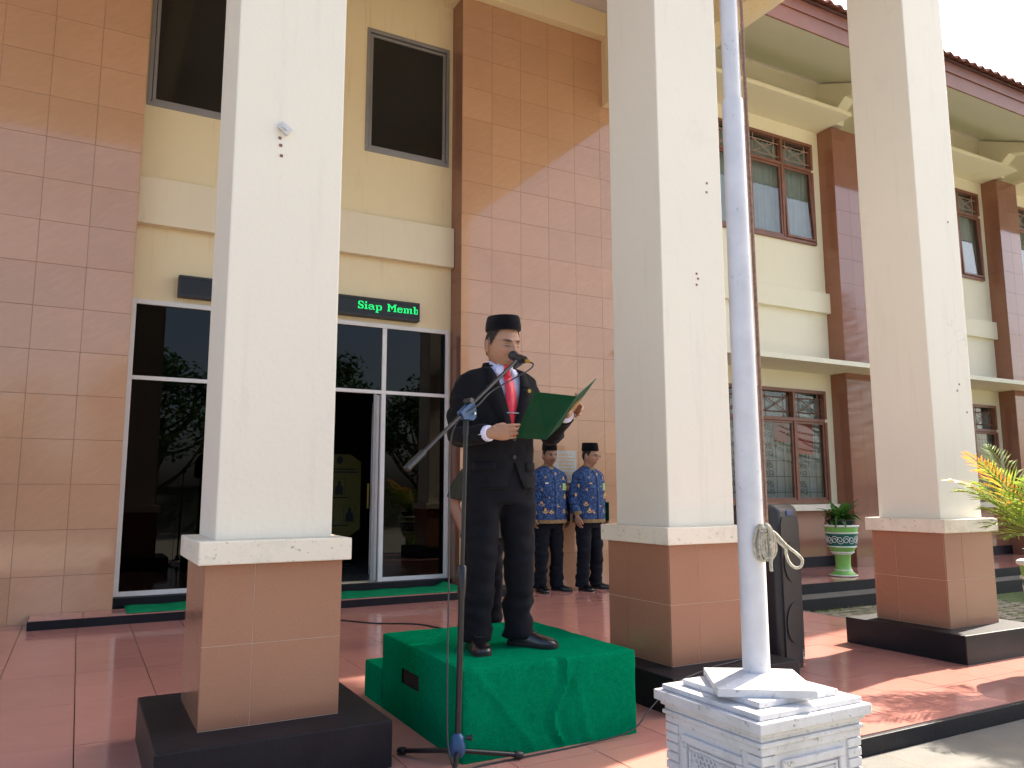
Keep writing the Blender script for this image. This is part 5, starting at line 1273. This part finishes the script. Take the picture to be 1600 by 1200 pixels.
def colleague(label, loc, rz, skin, glasses, must, stout, seed, h=1.0, turn=10):
    p = thing('person', label, 'person', loc, rz, 'men in blue batik uniform shirts'); p.scale = (h, h, h)
    sR, eR, wR = (-.175, .02, 1.25), (-.240, .045, 1.06), (-.240, -.03, .835); sL, eL, wL = (.175, .02, 1.25), (.246, .045, 1.06), (.248, -.03, .835)
    lg = [((-.09, .01, .80), (-.105, .0, .44), (-.115, .02, 0)), ((.09, .01, .80), (.105, -.005, .44), (.115, .02, 0))]
    Mh, hpz = head_parts(Vector((0, -.028, 1.525)), R(3), R(turn), 0, 1.03)
    bd2 = hpz+core([(sR, eR, wR), (sL, eL, wL)], lg)
    rel = ((.35, .45, .3),)*4
    bd2 += hand((-.240, -.03, .84), (0.02, -.10, -1), (.9, -.1, 0), (.1, -1, .05), rel, (.4, .4)); bd2 += hand((.248, -.03, .84), (-.02, -.10, -1), (-.9, -.1, 0), (-.1, -1, .05), rel, (.4, .4))
    me = remesh(bd2, .005, 2, .4); colour_body(me, Mh.inverted(), skin, tuple(x*.7 for x in skin), 0, False, must, .12); me.materials.append(skin_mat('skin_batik', 0)); me.polygons.foreach_set('use_smooth', [True]*len(me.polygons)); ob('body', me, p)
    sm('hair', hair_mesh(Mh, 1.03), m['hair'], p); sm('cap', cap_mesh(Mh @ Matrix.Translation((0, 0, .060)) @ Matrix.Rotation(R(-4), 4, 'X')), m['velvet'], p, 60)
    rows = [(a, b*stout, c_*stout, d*stout, e) for a, b, c_, d, e in SHIRT]; L = Loft(rows, 2.35)
    fd = lambda th, z: .007*noise.noise(Vector((math.cos(th)*2, math.sin(th)*2, z*5+seed)))+.004*noise.noise(Vector((math.cos(th)*5, math.sin(th)*5, z*9+seed)))
    arms = []
    for q, s_ in (((sR, eR, wR), -1), ((sL, eL, wL), 1)):
        S0, E0, W0 = [Vector(x) for x in q]; arms.append(([(s_*.12, .016, 1.262), (s_*.178, .018, 1.250), tuple((S0+E0)/2), tuple(E0), tuple((E0+W0)/2), tuple(W0+Vector((0, 0, .03)))], [.048, .060, .063, .059, .054, .049]))
    sme = fused_top(L, .008, arms, .0075, 6, seed, .007); sme.materials.append(m['batik']); sme.polygons.foreach_set('use_smooth', [True]*len(sme.polygons)); shirt = ob('shirt', sme, p)
    hem = Loft([(.760, .190*stout, .135*stout, .135*stout, .008), (.800, .192*stout, .137*stout, .137*stout, .008)], 2.35); o = MB().add(*hem.grid(72, 3, .011, None, None, False)).build('shirt_hem', m['trim'], p, smooth=True)
    pk = [L.front(.008, z, .014) for z in np.linspace(.80, 1.36, 24)]; pk2 = [L.front(-.022, z, .014) for z in np.linspace(.80, 1.36, 24)]; strip('button_placket', pk, pk2, m['batik'], p, .003)
    cv = []; cf = []
    for k in range(41):
        th = R(-90)+2*math.pi*k/40*.998; fx = max(0, -math.sin(th))
        for z, off in ((1.362-.028*fx, .024+.012*fx), (1.395-.012*fx, .008+.006*fx), (1.425-.018*fx, .002)): cv.append(((.064+off)*math.cos(th), .018+(.060+off)*math.sin(th)-.010*fx, z))
    for k in range(40):
        for j in range(2): a = k*3+j; cf.append((a, a+3, a+4, a+1))
    o = MB().add(cv, cf).build('collar', m['trim'], p, smooth=True); o.modifiers.new('t', 'SOLIDIFY').thickness = .003
    for i, (q, s_) in enumerate((((sR, eR, wR), -1), ((sL, eL, wL), 1))):
        S0, E0, W0 = [Vector(x) for x in q]
        sm('cuff', limb([tuple(W0+Vector((0, .004, .055))), tuple(W0+Vector((0, 0, .02)))], [.0535, .050], 18, 3), m['trim'], p)
        for z, t in ((1.22, .35), (1.0, .9)):
            c = S0.lerp(E0, t) if t < 1 else E0; b = MB(); c = c+Vector((s_*.02, -.069, 0)); b.add([tuple(c+Vector((.018*math.cos(a), 0, .022*math.sin(a)))) for a in [k*.785 for k in range(8)]], [tuple(range(8))]); b.build('emblem_patch', m['gold_paint'], shirt)
    for th, z in ((R(-118), 1.255), (R(-62), 1.255), (R(-104), 1.06), (R(-55), 1.06), (R(-104), .895), (R(-60), .90), (R(-140), .98), (R(-78), 1.15), (R(-128), 1.15), (R(-45), 1.16), (R(-84), .97), (R(-125), .90), (R(-88), 1.30)): emblem(L, th, z, shirt, 1.0)
    c = L.front(.105*stout, 1.18, .018); MB().box(c.x-.02, c.x+.02, c.y-.002, c.y+.002, c.z-.05, c.z+.03).build('name_badge', m['badge'], p)
    c = L.front(-.10*stout, 1.21, .016); MB().box(c.x-.03, c.x+.03, c.y-.002, c.y+.001, c.z-.006, c.z+.006).build('name_plate', m['gold_paint'] if glasses else m['pot_white'], p)
    trousers(p, lg, WAIST, m['navy'], seed)
    for an, d in (((-.115, .0, 0), (-.25, -1, 0)), ((.115, .0, 0), (.45, -1, 0))):
        a, b = shoe(an, d); so = sm('shoe', a, m['shoe'], p); sm('sole', b, m['sole'], so)
    if glasses:
        g_ = MB()
        for s_ in (-1, 1):
            g_.tube([tuple(Mh @ Vector((s_*.032+.020*math.cos(a), -.112, .002+.016*math.sin(a)))) for a in [k*math.pi/10 for k in range(21)]], .0018, 5, False); g_.tube([tuple(Mh @ Vector((s_*.052, -.110, .006))), tuple(Mh @ Vector((s_*.079, .0, .004)))], .0018, 5)
        g_.tube([tuple(Mh @ Vector((-.012, -.113, .006))), tuple(Mh @ Vector((.012, -.113, .006)))], .0018, 5); g_.build('glasses', m['cable'], p)
    fo_ = thing('folder', 'small dark folder tucked under the arm of the man with ' + ('glasses' if glasses else 'a moustache'), 'folder', loc, rz)
    MB().box(.225, .232, -.115, .10, .80, 1.02).build('cover', m['folder_dark'] if glasses else m['black_plastic'], fo_); MB().box(.2325, .2365, -.112, .098, .803, 1.017).build('paper_sheet', m['paper'], fo_)
    return p
m['badge'] = simple('badge', lin((150, 190, 120)), .4, .2, 80)
colleague('moustached man in blue batik uniform shirt and black cap by the marble plaque', (4.885, 8.06, 0), R(4), (.30, .165, .105), False, .75, 1.13, 21, 1.03, -6)
colleague('man with glasses in blue batik uniform shirt and black cap beside the porch column', (5.40, 7.97, 0), R(14), (.40, .225, .145), True, 0, 1.06, 33, 1.03, 14)
# ---- guard half hidden behind the speaker
gd = thing('person', 'person in olive short sleeved uniform mostly hidden behind the man in the suit', 'person', (2.945, 5.90, 0), R(8))
sR, eR, wR = (-.175, .02, 1.25), (-.250, .05, 1.05), (-.225, -.06, .815); sL, eL, wL = (.175, .02, 1.25), (.250, .05, 1.05), (.24, -.06, .82)
lg = [((-.09, .01, .80), (-.10, .0, .44), (-.105, .02, 0)), ((.09, .01, .80), (.10, .0, .44), (.105, .02, 0))]
Mh, hpz = head_parts(Vector((0, -.028, 1.525)), R(3), 0, 0, 1.02)
bd2 = hpz+core([(sR, eR, wR), (sL, eL, wL)], lg)
for q in ((sR, eR, wR), (sL, eL, wL)): bd2.append(limb([q[0], tuple((Vector(q[0])+Vector(q[1]))/2), q[1], tuple((Vector(q[1])+Vector(q[2]))/2), q[2]], [.046, .048, .043, .041, .028], 16, 6))
fist = ((1.3, 1.5, 1.1),)*4
bd2 += hand(wR, (.05, -.15, -1), (.95, -.1, 0), (.1, -1, .1), fist, (.2, .9)); bd2 += hand(wL, (-.05, -.15, -1), (-.95, -.1, 0), (-.1, -1, .1), fist, (.2, .9))
me = remesh(bd2, .0048, 2, .4); colour_body(me, Mh.inverted(), (.33, .175, .11), (.22, .1, .07), 0, False, 0, .1); me.materials.append(skin_mat('skin_guard', 0)); me.polygons.foreach_set('use_smooth', [True]*len(me.polygons)); ob('body', me, gd)
sm('hair', hair_mesh(Mh, 1.02), m['hair'], gd); MB().add(*Loft(SHIRT, 2.35).grid(64, 50, .006, None, jfold, False)).build('shirt', m['olive'], gd, smooth=True)
sleeve('sleeve', [(-.13, .02, 1.27), (-.18, .02, 1.25), (-.228, .03, 1.18), (-.250, .042, 1.09)], [.05, .064, .068, .070], m['olive'], gd, .006, 4); sleeve('sleeve', [(.13, .02, 1.27), (.18, .02, 1.25), (.228, .03, 1.18), (.250, .042, 1.09)], [.05, .064, .068, .070], m['olive'], gd, .006, 8)
sm('belt', Loft([(.93, .176, .122, .122, .006), (.97, .174, .120, .120, .005)], 2.3).grid(40, 2, .012, None, None, False), m['black_plastic'], gd)
trousers(gd, lg, WAIST, m['trousers'], 44)
for an, d in (((-.105, .0, 0), (-.2, -1, 0)), ((.105, .0, 0), (.2, -1, 0))): a, b = shoe(an, d); so = sm('shoe', a, m['shoe'], gd); sm('sole', b, m['sole'], so)
# ------------------------------------------------------------------ trees behind the camera (they show in the glass) and to the right
def leaf_tree(label, loc, h, cr_, seed, nleaf=3800, size=.14, low=.35, name='shade_tree', off=0, br=(.22, .55)):
    t = thing(name, label, 'tree', loc, 0, 'trees across the courtyard'); r = random.Random(seed); tr_ = MB(); cl = []
    top = h*max(.62, br[1]); pts = [(0, 0, 0), (.1*r.uniform(-1, 1), .1*r.uniform(-1, 1), h*.2), (.25*r.uniform(-1, 1), .25*r.uniform(-1, 1), top)]
    tr_.tube(catmull(pts, 6), list(np.linspace(.035*h**.9, .012*h, 13)), 10)
    for k in range(16):
        az = r.uniform(0, 6.28); z0 = h*r.uniform(*br); L_ = cr_*r.uniform(.5, 1.0); e = (L_*math.cos(az), L_*math.sin(az), z0+h*r.uniform(.05, .38)*(.93-br[1])/.38)
        tr_.tube(catmull([(0, 0, z0), (e[0]*.5, e[1]*.5, z0+(e[2]-z0)*.35), e], 5), list(np.linspace(.012*h, .003*h, 11)), 6); cl.append((e, cr_*r.uniform(.28, .5)))
    for k in range(10): az = r.uniform(0, 6.28); q = cr_*r.uniform(0, .55); cl.append(((q*math.cos(az), q*math.sin(az), h*r.uniform(br[1]+.05, .93)), cr_*r.uniform(.28, .45)))
    cl = [((c[0], c[1]+off*min(1, c[2]/h*1.3), c[2]), q) for c, q in cl]
    tr_.build('trunk', m['bark'], t, smooth=True); b = MB(); V = []; Fc = []
    for k in range(nleaf):
        c, rad = cl[r.randrange(len(cl))]; d = Vector((r.gauss(0, 1), r.gauss(0, 1), r.gauss(0, 1))).normalized()*rad*r.random()**.45; p = Vector(c)+Vector((d.x, d.y, d.z*.75))
        if p.z < h*low*.6: continue
        a = Vector((r.uniform(-1, 1), r.uniform(-1, 1), r.uniform(-.6, .6))).normalized(); s_ = size*r.uniform(.6, 1.3); q = a.cross(Vector((r.uniform(-1, 1), r.uniform(-1, 1), 1))).normalized(); n = len(V)
        V += [tuple(p-a*s_), tuple(p+q*s_*.42+Vector((0, 0, -.02))), tuple(p+a*s_), tuple(p-q*s_*.42)]; Fc.append((n, n+1, n+2, n+3))
    b.add(V, Fc).build('crown', m['leaf'], t); return t
leaf_tree('leafy green tree mirrored in the left entrance pane', (2.2, -11.5, GZ), 6.3, 2.3, 1)
leaf_tree('leafy green tree mirrored in the panes right of the open door', (7.6, -10.5, GZ), 6.6, 2.4, 2)
leaf_tree('leafy green tree mirrored near the jamb of the glass entrance', (11.6, -11.5, GZ), 6.0, 2.2, 3)
leaf_tree('low leafy tree mirrored at the edge of the brown tiles', (-3.5, -12.5, GZ), 5.4, 2.2, 4)
leaf_tree('unseen tall leafy tree added beside the wing to shade the podium', (15.3, 6.60, GZ), 16.2, .85, 6, 4200, .18, 1.1, off=.30, br=(.64, .86))  # out of view, added to keep the sun off podium and floor
leaf_tree('small leafy tree that dapples the grey front step', (10.7, 3.30, GZ), 7.0, .70, 8, 1500, .12, .9, br=(.60, .8))
ar = thing('araucaria', 'tall conical tree with tiered branches mirrored in the brown pilaster', 'tree', (23.5, -2.0, GZ))
tb = MB(); tb.tube([(0, 0, 0), (0, 0, 8.6)], [.16, .02], 8); tb.build('trunk', m['bark'], ar); V = []; Fc = []; r = random.Random(5)
for k in range(22):
    z = 2.2+k*.29; L_ = 2.0*(1-(z-2)/7.0)+.15
    for q in range(6):
        az = q*1.047+k*.5
        for s_ in range(16):
            t = (s_+1)/16; p = Vector((L_*t*math.cos(az), L_*t*math.sin(az), z+.25*L_*t*t)); o_ = Vector((-math.sin(az), math.cos(az), 0))*.16*(1.1-t); n = len(V)
            V += [tuple(p-o_+Vector((0, 0, .07))), tuple(p), tuple(p+o_+Vector((0, 0, .07))), tuple(p+Vector((.14*math.cos(az), .14*math.sin(az), .02)))]; Fc.append((n, n+1, n+2, n+3))
MB().add(V, Fc).build('crown', m['leaf'], ar)
for k, (y, z) in enumerate(((-8.0, 9.2), (-8.1, 9.75), (-8.05, 10.1), (-7.6, 7.4))):
    pts = [(x, y, z-.5*(1-((x % 40)/20-1)**2)) for x in range(-60, 81, 4)]
    tag(MB().tube(pts, .018, 5).build('power_line', m['cable']), ['lowest of the thin dark power lines mirrored in the tiles', 'second thin dark power line mirrored in the tiles', 'topmost thin dark power line mirrored in the tiles', 'thin dark power line mirrored low in the glass'][k], 'power line', 'power lines across the street')
m['wall_moss'] = simple('wall_moss', lin((104, 108, 92)), .9, .3, 2, coord='pos')
wl = thing('boundary_wall', 'low mossy boundary wall across the courtyard, mirrored in the glass', 'wall', (0, -14, GZ)); MB().box(-40, 60, 0, .2, 0, 1.6).build('wall_body', m['wall_moss'], wl); MB().box(-40, 60, -.05, .25, 1.601, 1.7, .01).build('coping', m['concrete'], wl)
